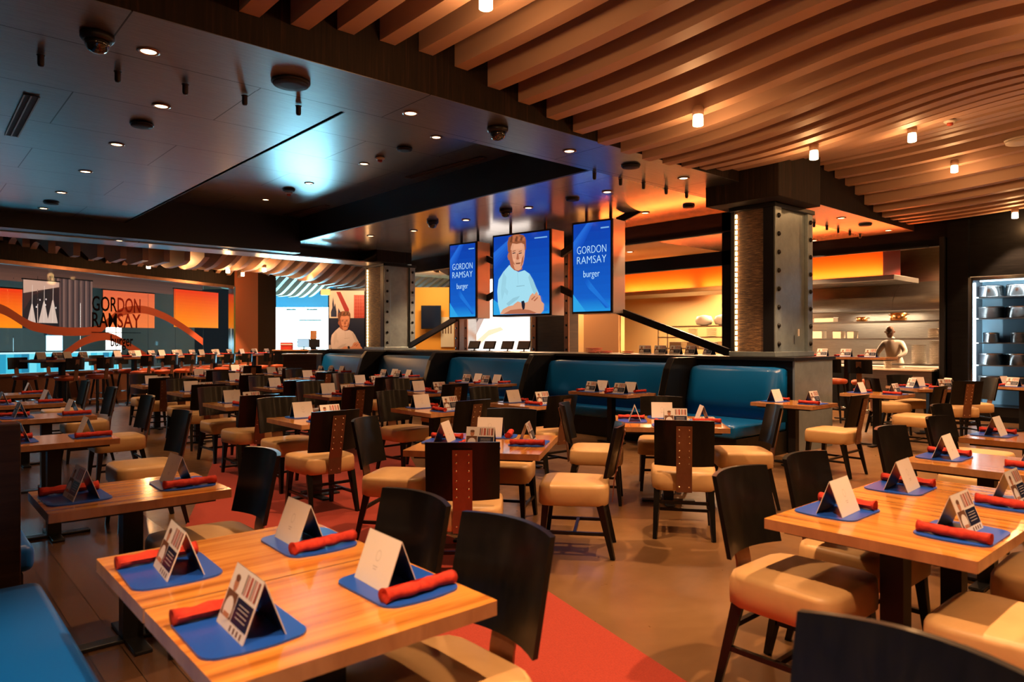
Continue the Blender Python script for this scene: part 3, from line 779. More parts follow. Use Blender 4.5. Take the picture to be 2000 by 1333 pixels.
def head(p, label):
    e = empty('sprinkler', p, 0, label, 'sprinkler', 'small black ceiling heads')
    MB().lathe([(.03,0),(.03,-.004),(.024,-.006),(.024,-.07),(.018,-.085),(.004,-.088)], n=16).build('body', M['black'], e)
for k, (px, py) in enumerate([(80,108),(230,140),(362,165),(478,187),(583,207)]): head(at(px,py,ZC-.006), f'small black ceiling head, {ORD[k]} from the left beside the front downlight')
for k, (px, py) in enumerate([(1161,338),(1212,350),(1257,357),(1301,368),(1341,376)]): head(at(px,py,ZC-.006), f'small black ceiling head over the half wall, {ORD[k]} from the left')
for k, (px, py) in enumerate([(1590,435),(1615,441),(1637,447),(1660,452),(1680,457)]): head(at(px,py,ZC-.006), f'small black ceiling head right of the near column, {ORD[k]} from the left')
def sprink(p, label):
    e = empty('smoke_detector', p, 0, label, 'smoke detector')
    MB().lathe([(.07,0),(.07,-.02),(.05,-.035)], n=20).build('base', M['white_trim'], e)
    MB().lathe([(.035,-.034),(.035,-.06),(.01,-.07)], n=16).build('sensor', M['card_red'], e)
sprink(at(742,308,ZR-.006), 'small white detector in the recessed bay'); sprink(at(564,376,ZR-.006), 'small white detector in the cyan glow')
sprink(Vector((9.78,2.9,zb_near(9.82,2.9))), 'tan detector hung between slats at the right')
def vent(a, b, label):
    a = Vector(a); b = Vector(b); L = (b-a).length; rz = math.atan2(b.y-a.y, b.x-a.x)
    e = empty('linear_vent', (a+b)/2, rz, label, 'air vent')
    m = MB(); m.box(-L/2, L/2, -.06, .06, -.006, 0); m.build('slot', M['black_matte'], e)
    for sy in (-.06, -.008, .052):
        MB().box(-L/2, L/2, sy, sy+.012, -.011, -.005).build('blade', M['strap'], e)
vent(at(22,265,ZC-.006), at(62,186,ZC-.006), 'long slotted air vent in the dark left ceiling')
vent(at(797,347,ZR-.006), at(945,307,ZR-.006), 'long slotted air vent beside the black bay edge')
vent(at(556,421,ZR-.006), at(640,401,ZR-.006), 'far slotted air vent below the cyan glow')

def cyl_lamp(p, label, power=120, spot=200, group='frosted lamps between the slats'):
    e = empty('slat_lamp', p, 0, label, 'ceiling light', group)
    MB().lathe([(.05,.12),(.055,.10),(.055,.04)], n=18).build('cap', M['baffle'], e)
    MB().lathe([(.045,.04),(.05,.0),(.05,-.06),(.04,-.065)], n=18).build('shade', M['lamp_cyl'], e)
    light('SPOT', 'slat_lamp_beam', (0,0,-.09), spot, WARM, e, spot_size=math.radians(84), spot_blend=.3, shadow_soft_size=.04)
    if power: light('POINT', 'slat_lamp_glow', (0,0,-.16), power, WARM2, e, shadow_soft_size=.07)
    return e
SL = [(5.8,3.86,3.75,'nearest, by the bright fascia slats'),(8.2,3.86,3.82,'second, above the half wall end'),(9.4,3.2,3.92,'third, beside the second'),(12.0,3.5,3.84,'brightest, before the black wall'),(14.9,3.4,3.84,'farthest, by the black wall')]
for x, y, z, s in SL: cyl_lamp((x,y,zb_near(x,y)-.10), f'frosted slat lamp, {s}', 22, 420)
k = 0
for x in (-.9, 1.2, 3.4, 6.2, 9.2, 12.4):
    for y in (-1.6, .9):
        cyl_lamp((x+.2*(y>0),y,3.9), f'frosted slat lamp above the camera side, {ORD[k]} of those out of the photo', 22, 480); k += 1
cyl_lamp((3.2,3.9,3.95), 'frosted slat lamp over the centre square table', 22, 420)
p = atd(474, 20.9, 3.55); cyl_lamp((p.x,p.y,3.5), 'added frosted lamp washing the rust brown wall beside the glass', 60, 700, 'frosted lamps over the entrance')  # extra lamp, put in to brighten the dark rust wall
FAR = [(290,519),(340,495),(445,528),(505,517),(516,526),(590,510)]
for j, (px, py) in enumerate(FAR):
    p = atd(px, [16.9,16.6,17.6,18.4,18.0,20][j], 0); z = EYE+(666-py)*[16.9,16.6,17.6,18.4,18.0,20][j]/FPX
    cyl_lamp((p.x,p.y,z), f'frosted lamp under the far wavy slats, {ORD[j]} from the left', 30, 220, 'frosted lamps over the entrance')

# ================================================================== SCREENS
RS = math.radians(-90+9)
def screen_box(px0, px1, nm, z0=1.97, z1=3.55, X=9.0):
    a = None; t0 = (px0-1000)/FPX; t1 = (px1-1000)/FPX
    d1 = X/(FW[0]+t1*RT[0]); B = Vector((X, d1*(FW[1]+t1*RT[1]), 0))
    # the face runs from B away at 9 degrees off the wall line
    dx, dy = math.sin(math.radians(9))*-1, math.cos(math.radians(9))
    # intersect ray of px0 with that line
    rx, ry = FW[0]+t0*RT[0], FW[1]+t0*RT[1]
    s = (B.y*rx-B.x*ry)/(dx*ry-dy*rx)
    A = B+Vector((dx,dy,0))*s
    W = (A-B).length; c = (A+B)/2; rz = math.atan2(B.y-A.y, B.x-A.x)
    e = empty('hanging_screen', (c.x,c.y,z0), rz, nm, 'screen')
    H = z1-z0
    MB().box(-W/2, W/2, .02, .40, 0, H).build('case', M['screen_case'], e, bevel=.006)
    for sx in (-.3, .3): MB().box(sx*W-.02, sx*W+.02, .18, .22, H, ZC-z0).build('hanger', M['black'], e)
    MB().box(-W/2, W/2, -.015, .0199, 0, H).build('bezel', M['screen_bezel'], e, bevel=.004)
    return e, W, H
BL = srgb(20,100,205); BD = srgb(10,60,170); BC = srgb(40,160,225)
def rays(a):
    a.grad(0,0,1,1, BL, BD, 10)
    a.grad(0,0,1,.16, srgb(34,150,225), srgb(18,92,200), 8)
    for k in range(5): a.poly([(0,.60+.05*k),(.50-.03*k,1),(.56-.03*k,1),(0,.53+.05*k)], srgb(20+4*k,78+7*k,190+6*k))
    for k in range(5): a.poly([(.30+.03*k,.34-.02*k),(.88+.02*k,.03),(.95+.01*k,.05),(.36+.03*k,.40-.02*k)], srgb(18+3*k,88+7*k,196+5*k))
    a.poly([(0,0),(.35,0),(0,.2)], srgb(45,165,230)).poly([(.75,.92),(.97,.92),(.97,.935),(.75,.935)], srgb(120,180,230))
    return a
M['lettering'] = mat('lit_lettering', (.01,.01,.01), .4, emit=(.55,.85,1), es=1.1)
for (a, b, nm) in ((878,932,'tall narrow screen at the left with white lettering on blue'),(1118,1197,'tall screen at the right with white lettering on blue')):
    e, W, H = screen_box(a, b, nm)
    ar = rays(Art(W-.07, H-.07)); ar.build('picture', M['display'], e, loc=(0,-.0165,.035))
    text('GORDON', 'lettering', W*.72, M['lettering'], e, (0,-.024,H*.685), size=.19, ext=.001, bold=-.0035)
    text('RAMSAY', 'lettering', W*.72, M['lettering'], e, (0,-.024,H*.575), size=.19, bold=-.0035, ext=.001)
    text('burger', 'lettering', W*.40, M['lettering'], e, (0,-.024,H*.425), size=.17, bold=-.002, ext=.001)
def chef_art(a, f, jacket, skin, skin2, hair, dark):
    P = lambda pts, c: a.poly([f(x, y) for x, y in pts], c)
    P([(665,530),(612,590),(568,660),(556,760),(563,870),(585,962),(640,962),(900,900),(915,780),(890,720),(868,660),(838,606),(795,575),(742,592),(700,566)], jacket)
    P([(838,606),(868,660),(890,720),(912,785),(880,800),(850,720),(828,640)], tuple(c*.82 for c in jacket))
    P([(612,590),(640,640),(630,740),(600,840),(590,760),(600,660)], tuple(c*.88 for c in jacket))
    P([(667,490),(676,545),(706,575),(742,586),(776,566),(772,520),(700,480)], skin2)
    P([(664,395),(660,460),(672,505),(692,545),(720,572),(742,578),(764,566),(784,520),(795,460),(800,395),(790,335),(730,325),(680,340)], skin)
    P([(664,395),(660,460),(672,505),(692,545),(712,566),(700,520),(690,460),(684,400)], skin2)
    P([(655,425),(648,455),(655,485),(668,492),(668,420)], skin2)
    P([(652,410),(648,340),(660,290),(700,262),(750,256),(790,268),(808,305),(808,390),(798,400),(796,350),(770,335),(730,345),(690,340),(680,370),(672,420),(662,425)], hair)
    P([(690,275),(720,262),(760,264),(740,285),(700,300)], tuple(min(1,c*1.5) for c in hair)); P([(745,290),(785,285),(800,320),(770,315)], tuple(min(1,c*1.4) for c in hair))
    P([(684,455),(700,500),(716,530),(700,520),(686,490)], skin2); P([(775,470),(790,440),(786,500),(770,540),(764,540)], skin2); P([(700,470),(722,480),(716,505),(702,495)], tuple(min(1,c*1.18) for c in skin)); P([(752,480),(772,470),(768,500),(756,505)], tuple(min(1,c*1.18) for c in skin)); P([(705,352),(775,345),(785,385),(700,392)], tuple(min(1,c*1.12) for c in skin))
    for k in range(6): P([(672+22*k,330-6*k),(684+22*k,272+2*k),(694+22*k,276+2*k),(686+22*k,336-4*k)], tuple(min(1,c*(1.7 if k%2 else .55)) for c in hair))
    P([(735,595),(745,600),(748,700),(742,700)], tuple(c*.9 for c in jacket)); P([(640,870),(700,820),(760,800),(740,830),(660,890)], tuple(c*.8 for c in jacket)); P([(610,700),(660,760),(650,800),(600,740)], tuple(c*.9 for c in jacket))
    for x in (708, 762):
        P([(x-14,425),(x+12,420),(x+13,427),(x-12,433)], dark); P([(x-14,408),(x+14,402),(x+14,408),(x-12,415)], hair)
    P([(736,430),(746,430),(752,478),(738,484),(728,478)], skin2); P([(722,512),(766,508),(760,520),(728,523)], tuple(c*.5 for c in skin2))
    P([(585,962),(610,920),(660,892),(720,880),(800,862),(860,842),(930,838),(960,872),(958,925),(935,962)], skin)
    P([(610,962),(680,925),(760,915),(840,925),(900,950),(880,962)], skin2)
    P([(828,855),(846,800),(868,775),(880,790),(902,762),(912,792),(930,800),(940,850),(890,866)], skin); P([(855,830),(885,800),(890,806),(862,840)], skin2); P([(875,842),(908,810),(912,818),(884,850)], skin2)
    P([(700,905),(705,878),(740,850),(770,858),(776,892)], skin)
    P([(772,850),(794,842),(804,872),(800,915),(786,925),(776,895)], dark)
    P([(730,715),(800,708),(800,713),(732,721)], tuple(c*.6 for c in jacket))
e, W, H = screen_box(963, 1077, 'wide middle screen showing a chef in white with crossed arms')
ar = rays(Art(W-.07, H-.07))
def fmid(x, y):
    u = (x-522)/475; top = 292-70*u; bot = 968-13*u
    return (u, min(1, max(0, (bot-y)/(bot-top))))
chef_art(ar, fmid, srgb(165,222,240), srgb(225,160,125), srgb(180,105,75), srgb(150,85,55), srgb(30,30,45))
ar.build('picture', M['display'], e, loc=(0,-.0165,.035))
# black steel struts around the screens
def strut(pts, label, r=.075):
    m = MB()
    for p, q in zip(pts, pts[1:]): m.bar(p, q, .07, .07, ha=.12, hb=.12)
    tag(m.build('steel_strut', M['black'], bevel=.004), label, 'strut', 'black struts of the screens')
def onX(px, py, X):
    t = (px-1000)/FPX; d = X/(FW[0]+t*RT[0]); return (X, d*(FW[1]+t*RT[1]), EYE+(666.5-py)*d/FPX)
strut([onX(1207,607,9.35), onX(1425,690,9.5)], 'long black strut falling right from the right screen to the wall top')
strut([onX(892,622,9.35), onX(800,676,9.5)], 'long black strut falling left from the left screen')
strut([onX(1262,403,9.6), onX(1206,432,9.4)], 'short black strut from the ceiling to the right screen')
strut([onX(1080,502,9.3), onX(1092,500,9.32), onX(1124,478,9.35)], 'black strut joining middle and right screens at the top')
strut([onX(1078,568,9.3), onX(1086,560,9.3), onX(1122,577,9.35)], 'black strut joining middle and right screens lower down')
strut([onX(934,508,9.3), onX(942,501,9.3), onX(972,515,9.35)], 'black strut joining left and middle screens at the top')
strut([onX(934,582,9.3), onX(943,588,9.3), onX(972,571,9.35)], 'black strut joining left and middle screens lower down')

# ================================================================== GLASS WALL AT THE LEFT
GP = Vector((1.73,18.4,0)); GRZ = math.atan2(.528,.849)
def gx(px): t = (px-1000)/FPX; return (t*14.93+10.9)/(.286-.958*t)
def gz(px, py): return EYE+(666.5-py)*(14.93+.958*gx(px))/FPX
def gnode(name, y=0): o = empty(name, GP+Vector((-.528*y, .849*y, 0)), GRZ); return o
g = gnode('wall_glass_front'); g['kind'] = 'structure'
MB().box(-4, 7.5, 0, .15, 0, .74).build('wall_knee', M['wall_brown'], g); MB().box(-4, 7.5, -.05, .2, .74, .79).build('sill', M['strap'], g)
MB().box(-4, 7.5, .0, .15, 3.22, ZB).build('wall_header', M['fascia'], g); MB().box(-4, 7.5, -.03, .18, 3.16, 3.24).build('header_rail', M['strap'], g)
MB().box(7.42, 7.5, -.04, .16, 0, 3.2).build('jamb', M['chrome'], g)
MB().box(7.5, 8.62, -.04, .15, 0, ZB).build('wall_brown', mat('rust_wall', (.42,.12,.05), .7), g)
MB().box(8.62, 9.6, -.04, .3, 0, ZB).build('wall_return', mat('matte_brown', (.045,.022,.014), .95, spec=.1), g)
seams = [-3.2] + [gx(p) for p in (30,77,160,230,292,345,400)] + [7.42]
for k in range(len(seams)-1):
    o = MB().box(seams[k]+.004, seams[k+1]-.004, .05, .062, .79, 3.16).build('window_%d' % (k+1), M['glass'], None); o.location = GP; o.rotation_euler = (0,0,GRZ); struct(o)
# printed ribbons and lettering fixed on the glass
def ribbon(pts, wd, name, m, label, cat, yoff=.035):
    o = gnode(name); tag(o, label, cat); mb = MB(); L = len(pts)
    P = [Vector((gx(x), 0, gz(x,y))) for x, y in pts]
    # smooth
    Q = []
    for i in range(L-1):
        p0 = P[max(i-1,0)]; p1 = P[i]; p2 = P[i+1]; p3 = P[min(i+2,L-1)]
        for j in range(6):
            t = j/6; Q.append(.5*((2*p1)+(-p0+p2)*t+(2*p0-5*p1+4*p2-p3)*t*t+(-p0+3*p1-3*p2+p3)*t**3))
    Q.append(P[-1]); vs = []
    for q in Q:
        for dz, dy in ((-wd/2,0),(wd/2,0),(wd/2,.004),(-wd/2,.004)): vs.append((q.x, yoff+dy, q.z+dz))
    fs = []
    for i in range(len(Q)-1):
        a = i*4; b = a+4
        for k in range(4): fs.append((a+k, a+(k+1)%4, b+(k+1)%4, b+k))
    mb.add(vs, fs+[(0,1,2,3)]).build('band', m, o); return o
M['ribbon'] = mat('ribbon_print', (.42,.07,.025), .6, emit=(.75,.10,.02), es=.12)  # weak emission put in for light shining through the print
ribbon([(-40,592),(10,606),(50,630),(75,640),(130,648),(190,645),(215,628),(240,610),(280,605),(320,617),(360,640),(398,668)], .20, 'glass_ribbon', M['ribbon'], 'upper orange ribbon printed across the glass behind the lettering', 'window graphic')
ribbon([(120,700),(135,688),(165,668),(200,658),(225,661),(260,680),(292,700)], .19, 'glass_ribbon', M['ribbon'], 'lower orange ribbon arching on the glass below the lettering', 'window graphic')
M['dark_letter'] = mat('dark_lettering', (.010,.006,.006), .9, spec=0); M['red_letter'] = mat('red_lettering', (.30,.03,.02), .9, spec=0)
sg = gnode('window_sign'); tag(sg, 'large dark and red lettering on the glass wall at the left', 'sign')
xm = (gx(180)+gx(276))/2; wl = gx(276)-gx(180)
zt_ = gz(228,597); zm = gz(228,628); zu = gz(228,667)
def letters(s, z, wd, size, split):
    # one mesh per line, left part dark, right part red
    tot = []; 
    a = text(s[:split], 'lettering', wd*split/len(s)*.97, M['dark_letter'], sg, (xm-wd/2+wd*split/len(s)/2, .02, z), size=size, ext=.004, bold=.004)
    b = text(s[split:], 'lettering', wd*(len(s)-split)/len(s)*.97, M['red_letter'], sg, (xm+wd/2-wd*(len(s)-split)/len(s)/2, .02, z), size=size, ext=.004, bold=.004)
letters('GORDON', zt_, wl, .52, 3); letters('RAMSAY', zm, wl, .52, 3)
text('burger', 'lettering', wl*.46, M['dark_letter'], sg, (xm+.15,.02,zu), size=.42, ext=.004, bold=.003)
MB().box(xm-wl/2, xm+wl/2, .018, .022, gz(228,650)-.008, gz(228,650)+.008).build('rule', M['dark_letter'], sg)
# banners hanging behind the glass
def banner(px0, px1, py0, py1, label, art=None, y=.5, mt='banner_glow'):
    x0, x1 = gx(px0), gx(px1); zt, zb_ = gz((px0+px1)/2, py0), gz((px0+px1)/2, py1)
    o = gnode('hanging_banner', 0); tag(o, label, 'banner')
    MB().box(x0, x1, y+.002, y+.02, zb_, zt).build('backing', M['black_matte'], o)
    MB().box(x0-.02, x1+.02, y-.01, y+.03, zt, zt+.03).build('rail', M['black'], o)
    a = Art(x1-x0, zt-zb_)
    if art: art(a)
    else: a.grad(0,0,1,1, srgb(255,140,20), srgb(225,48,18), 12)
    a.build('picture', M[mt], o, loc=((x0+x1)/2, y-.001, zb_)); return o
def sails(a):
    a.rect(0,0,1,1, srgb(60,38,36)); a.poly([(0,.72),(1,.9),(1,1),(0,1)], srgb(190,150,130)); a.poly([(0,.35),(.25,.68),(.6,.82),(1,.86),(1,0),(0,0)], srgb(28,26,30))
    for x, s in ((.22,.9),(.55,1.1),(.8,1.2)):
        a.poly([(x-.13*s,.12),(x+.13*s,.12),(x+.03,.18+.36*s),(x+.0,.18+.36*s)], srgb(200,175,160)); a.poly([(x+.0,.12),(x+.012,.12),(x+.03,.9),(x+.02,.9)], srgb(220,200,185))
    for u, v in ((.45,.6),(.62,.62),(.6,.5),(.9,.45),(.35,.45)): a.disc(u,v,.02,.02, srgb(220,210,205), 8)
banner(-60, 76, 560, 640, 'glowing orange banner behind the glass at the left edge')
banner(78, 147, 548, 642, 'dark picture of white sailing boats hung behind the glass', sails)
def curtain(a):
    for k in range(22): a.rect(k/22,0,(k+1)/22,1, srgb(*((118,88,78) if k % 3 == 0 else (84,62,58) if k % 3 == 1 else (58,44,44))))  # stripe tones paint the curtain's lit and shaded folds
banner(150, 228, 545, 648, 'grey brown folded curtain behind the glass beside the sailing boat picture', curtain, .8)
banner(-60, 452, 520, 556, 'brown valance strip hung high behind the whole glass wall', lambda a: a.grad(0,0,1,1, srgb(96,62,50), srgb(52,36,32), 5), 1.1)
banner(231, 330, 570, 640, 'pale orange banner behind the right half of the lettering', lambda a: a.grad(0,0,1,1, srgb(235,120,60), srgb(215,95,60), 8))
banner(367, 452, 568, 640, 'bright orange banner behind the glass at its right end')
# the hall outside
struct(MB().box(-8, 16, 0.2, 9, -.02, .02).build('floor_outside', M['teal_floor'], gnode('floor_outside_group')))
bpy.data.objects['floor_outside_group']['kind'] = 'structure'
o = MB().box(-8, 16, .2, 9, 3.9, 3.95).build('ceiling_outside', M['wall_brown'], None); o.location = GP; o.rotation_euler = (0,0,GRZ); struct(o)
o = MB().box(-8, 16, 8.9, 9, 0, 5).build('wall_outside', mat('outside_wall', (.10,.045,.03), .8), None); o.location = GP; o.rotation_euler = (0,0,GRZ); struct(o)
def glow_panel(px0, px1, py0, py1, label, col, es, y=3.0):
    # lit shop window in the hall outside
    m = mat('shop_light', (.5,.5,.5), .6, emit=col, es=es)
    e = gnode('lit_shop_window', 0); tag(e, label, 'shop window')
    x0, x1 = gx(px0), gx(px1); s = 1.15
    MB().box(x0, x1, y, y+.05, gz(px0,py1), gz(px0,py0)).build('pane', m, e)
    MB().box(x0-.04, x1+.04, y-.02, y+.08, gz(px0,py0), gz(px0,py0)+.06).build('frame', M['black'], e)
glow_panel(40, 60, 640, 676, 'small lit window outside, below the left orange banner', (1,.5,.3), .9)
glow_panel(150, 205, 660, 690, 'lit window outside below the sailing boat picture', (.75,.85,.8), .7, 4)
def teal_glow(a):
    random.seed(5)
    for k in range(30):
        c = random.choice([(40,150,185),(70,190,215),(30,120,155),(110,215,230),(50,165,195),(150,225,235)]); a.rect(k/30,0,(k+1)/30,1, srgb(*c))
    a.rect(0,0,1,.10, srgb(30,90,115)); a.rect(0,.93,1,1, srgb(190,235,240))
banner(-90, 345, 690, 742, 'long glowing teal strip added low behind the glass wall', teal_glow, 2.0)  # glowing bands put in for the teal light along the hall's lower wall
glow_panel(312, 338, 655, 690, 'pale cyan lit window outside below the lettering', (.5,.9,1), 1.8, 4)
glow_panel(346, 372, 590, 690, 'bright white lit window outside by the ribbon end', (1,.85,.7), 2.2, 2.5)
glow_panel(-20, 30, 655, 690, 'lit window outside at the left edge', (1,.6,.45), .8, 4)
def gl(x, y, z, e, c, sz, rot): 
    p = GP+Vector((.849*x-.528*y, .528*x+.849*y, z)); return light('AREA', 'hall_lamp', p, e, c, None, rot, shape='SQUARE', size=sz)
gl(2, 3.0, 3.85, 520, TEAL, 3, (0,0,0)); gl(6.5, 3.0, 3.85, 450, TEAL, 3, (0,0,0)); gl(-2.5, 3, 3.85, 380, TEAL, 3, (0,0,0))

# ================================================================== ENTRANCE, POSTER, FAR WALLS
CRZ = math.atan2(RT[1], RT[0])
def facing(name, px, d, z=0, label=None, cat=None):
    p = atd(px, d, z); return empty(name, (p.x,p.y,z), CRZ, label, cat)
def W_(px0, px1, d): return (px1-px0)/FPX*d
def Z_(py, d): return EYE+(666.5-py)*d/FPX
e = facing('entrance_glow', 589, 28, 0, 'dazzling white glowing panel standing for the bright outside of the entrance', 'light panel')  # glowing panel put in for the bright outside beyond the entrance
M['bright'] = mat('bright_glow', (.8,.8,.8), .6, emit=(.30,.78,1.0), es=42)
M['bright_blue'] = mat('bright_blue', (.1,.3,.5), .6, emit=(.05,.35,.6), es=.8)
w5 = W_(522, 656, 28)
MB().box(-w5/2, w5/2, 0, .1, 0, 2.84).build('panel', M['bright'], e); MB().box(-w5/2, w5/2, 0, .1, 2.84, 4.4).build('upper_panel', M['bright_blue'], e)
for x0, x1, z in ((-.6,-.2,2.72),(.2,.65,2.72),(-.1,.8,2.3)): MB().box(x0, x1, -.03, -.001, z, z+.07).build('rail', M['card_grey'], e)
# poster wall
e = facing('wall_poster', 681, 20.6); e['kind'] = 'structure'
wp = W_(641, 722, 20.6)
MB().box(-wp/2, wp/2, .02, .3, 0, 3.05).build('wall_poster_face', M['black_wood'], e)
pw = W_(643, 712, 20.5); d = 20.5
e = facing('chef_poster', 677.5, d, Z_(690, d), 'tall poster of a chef in white with crossed arms under a flag letter', 'poster')
H = Z_(568, d)-Z_(690, d)
a = Art(pw, H); a.rect(0,0,1,1, srgb(14,28,58)); a.rect(0,.56,1,1, srgb(215,200,195))
a.rect(.70,.56,1,.93, srgb(170,55,45))
for k in range(4): a.rect(.72+.07*k,.57,.725+.07*k,.92, srgb(205,110,90))
for k in range(6): a.rect(.70,.60+.055*k,1,.603+.055*k, srgb(205,110,90))
a.poly([(.05,.58),(.05,.66),(.09,.72),(.09,.8),(.115,.9),(.13,.8),(.14,.74),(.17,.8),(.19,.72),(.21,.66),(.21,.58)], srgb(30,45,80))
a.poly([(.20,.98),(.32,.98),(.56,.70),(.56,.58),(.48,.62)], srgb(150,40,45)); a.poly([(.24,.58),(.40,.58),(.26,.72)], srgb(30,45,90))
def fpo(x, y): return ((x-522)/475*1.05-.03, max(0, (962-y)/(962-250)*.68))
chef_art(a, fpo, srgb(205,195,200), srgb(200,140,115), srgb(150,90,70), srgb(110,70,50), srgb(25,25,35))
a.rect(0,0,.06,.13, srgb(190,180,180)); a.build('picture', M['print'], e, loc=(0,-.002,0))
MB().box(-pw/2, pw/2, 0, .018, 0, H).build('board', M['black'], e)
p = atd(660, 18.6, 3.3); light('SPOT', 'poster_spot', p, 260, WARM, None, (math.radians(60), 0, CRZ+math.radians(8)), spot_size=1.3, spot_blend=.6, shadow_soft_size=.1)
# exit sign by the poster
e = facing('exit_sign', 636, 20.4, Z_(577,20.4), 'small lit amber sign box hanging beside the flag poster', 'sign')
M['amber'] = mat('amber_box', (.5,.3,.1), .5, emit=(1,.55,.18), es=1.0)
MB().box(-.13,.13,-.04,.04,0,.16).build('box', M['amber'], e); MB().box(-.14,.14,-.045,.045,.16,.18).build('cap', M['white_trim'], e)
# yellow far wall with television
e = facing('wall_yellow', 850, 23.5); e['kind'] = 'structure'; yw = W_(795, 905, 23.5)
MB().box(-yw/2, yw/2, 0, .2, 0, 3.3).build('wall_yellow_face', M['yellow_wall'], e)
e = facing('television', 842, 23.2, Z_(643,23.2), 'dark television on the yellow wall', 'television')
tw = W_(823,862,23.2); th_ = Z_(597,23.2)-Z_(643,23.2)
MB().box(-tw/2, tw/2, -.03, .05, 0, th_).build('frame', M['black'], e, bevel=.01); MB().box(-tw/2+.03, tw/2-.03, -.034, -.0305, .03, th_-.03).build('screen', mat('tv_screen', (.006,.01,.03), .1), e)
light('AREA', 'yellow_wash', atd(845, 21.8, 3.6), 110, (1,.7,.35), None, (math.radians(35),0,CRZ), shape='SQUARE', size=1)
e = facing('bottle_display', 874, 23.46, 1.3, 'pale framed print beside the television', 'print'); MB().box(-.22,.22,-.02,.02,0,1.0).build('board', M['porcelain'], e)
for k in range(4): MB().box(-.17+.09*k,-.13+.09*k,-.03,-.021,.45,.8).build('motif', M['card_brown'], e)
# far closing walls
struct(MB().box(17.5, 17.7, 16.3, 34, 0, ZB).build('wall_back', M['yellow_wall']))
# host stand and station
p = atd(588, 21.5, 0); e = empty('host_stand', (p.x,p.y,0), CRZ, 'dark host stand before the bright entrance', 'host stand')
hw_ = W_(540,636,21.5)
MB().box(-hw_/2, hw_/2, -.25, .3, 0, 1.20).build('body', M['black_wood'], e, bevel=.01); MB().box(-hw_/2-.03, hw_/2+.03, -.3, .34, 1.2, 1.24).build('counter', M['table_edge'], e, bevel=.005)
def onstand(px, name, label, cat): 
    p = atd(px, 21.4, 1.241); return empty(name, (p.x,p.y,1.241), CRZ, label, cat)
e = onstand(593, 'register_monitor', 'lit monitor on the host stand', 'monitor'); MB().box(-.1,.1,-.05,.05,0,.02).bar((0,.02,.02),(0,.02,.1),.03).build('foot', M['black'], e)
MB().box(-.19,.19,-.02,.02,.06,.33).build('frame', M['black'], e, bevel=.006); MB().box(-.17,.17,-.024,-.0205,.08,.31).build('screen', mat('monitor_glow', (.1,.1,.1), .3, emit=(.4,.7,.9), es=.9), e)
e = onstand(614, 'register_monitor', 'switched off monitor at the right of the host stand', 'monitor'); MB().box(-.1,.1,-.05,.05,0,.02).bar((0,.02,.02),(0,.02,.1),.03).build('foot', M['black'], e); MB().box(-.17,.17,-.02,.02,.06,.31).build('frame', M['black'], e, bevel=.006)
e = onstand(560, 'gift_box', 'red and white box at the left of the host stand', 'box'); MB().box(-.17,.17,-.1,.1,0,.22).build('box', M['napkin'], e, bevel=.01); MB().box(-.18,.18,-.11,.11,.14,.17).build('band', M['card_white'], e)
e = onstand(615, 'photo_frame', 'small leaning framed picture standing high on the host stand', 'picture'); e.location.z = 1.56; e.location.y += .1
MB().box(-.09,.09,-.01,.01,-.30,-.0).build('stand', M['black'], e); MB().box(-.1,.1,-.015,.015,0,.26).build('frame', M['table_edge'], e, bevel=.004)
e = onstand(631, 'desk_lamp', 'small glowing lamp at the right end of the host stand', 'lamp'); MB().lathe([(.05,0),(.05,.015),(.01,.02),(.01,.12)], n=14).build('base', M['chrome'], e); MB().lathe([(.06,.12),(.04,.24)], n=16).build('shade', M['bright'], e)
p = atd(590, 17.4, 0); e = empty('service_station', (p.x,p.y,0), CRZ, 'dark low service cabinet with pale top below the host stand', 'cabinet')
sw = W_(557,622,17.4)
MB().box(-sw/2, sw/2, -.2, .25, 0, 1.16).build('body', M['dark_wood'], e, bevel=.01); MB().box(-sw/2-.02, sw/2+.02, -.23, .27, 1.161, 1.19).build('top', M['white_trim'], e, bevel=.004)

# ================================================================== BAR / KITCHEN BEHIND THE HALF WALL
KX = 10.66
hk = MB(); hk.box(KX, KX+.14, 5.5, 16.2, 3.37, ZC); hk.box(KX, KX+.14, 5.5, 9.6, 2.80, 3.04); hk.box(KX, KX+.14, 5.3, 6.62, 0, ZC); hk.box(KX, KX+.14, 9.45, 9.6, 2.8, 3.4); hk.box(KX, KX+.14, 5.3, 16, 0, 1.1)
struct(hk.build('wall_kitchen_front', M['wall_black']))
struct(MB().box(XR+.1, 20, 2, 20, ZC, ZC+.05).box(KX+.14, XR+.1, 9.5, 20, ZC, ZC+.05).build('ceiling_kitchen', M['kitchen_ceiling']))
struct(MB().box(18.4, 18.6, 8.8, 20, 0, ZC).build('wall_kitchen_back', M['cream_wall'])); struct(MB().box(18.4, 18.6, 2, 8.8, 0, ZC).build('wall_kitchen_steel', M['steel']))
struct(MB().box(14.6, 18.4, 15.6, 15.7, 0, ZC).build('wall_kitchen_side', M['cream_wall'])); struct(MB().box(15.4, 18.5, 2.0, 2.1, 0, ZC).build('wall_kitchen_end', M['steel']))
# lit orange hood box
e = empty('hood_box', (16.2, 10.5, 2.80), 0, 'long orange hood box with steel ledge across the kitchen', 'extractor hood')
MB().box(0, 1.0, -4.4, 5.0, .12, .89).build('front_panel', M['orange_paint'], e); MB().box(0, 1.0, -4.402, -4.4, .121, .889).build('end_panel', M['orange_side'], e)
MB().box(-.32, 1.1, -4.75, 5.0, 0, .11).build('ledge', M['steel'], e, bevel=.01)
MB().box(-.05, -.02, -4.35, 5.0, .112, .125).build('light_strip', M['led'], e)
for y in (-3.4, -1.0, 1.6, 4.0): light('AREA', 'hood_uplight', (-.16, y, .16), 24, (1,.55,.12), e, (PI-.45*0, math.radians(-28)*-1, 0), shape='RECTANGLE', size=.06, size_y=2.3)
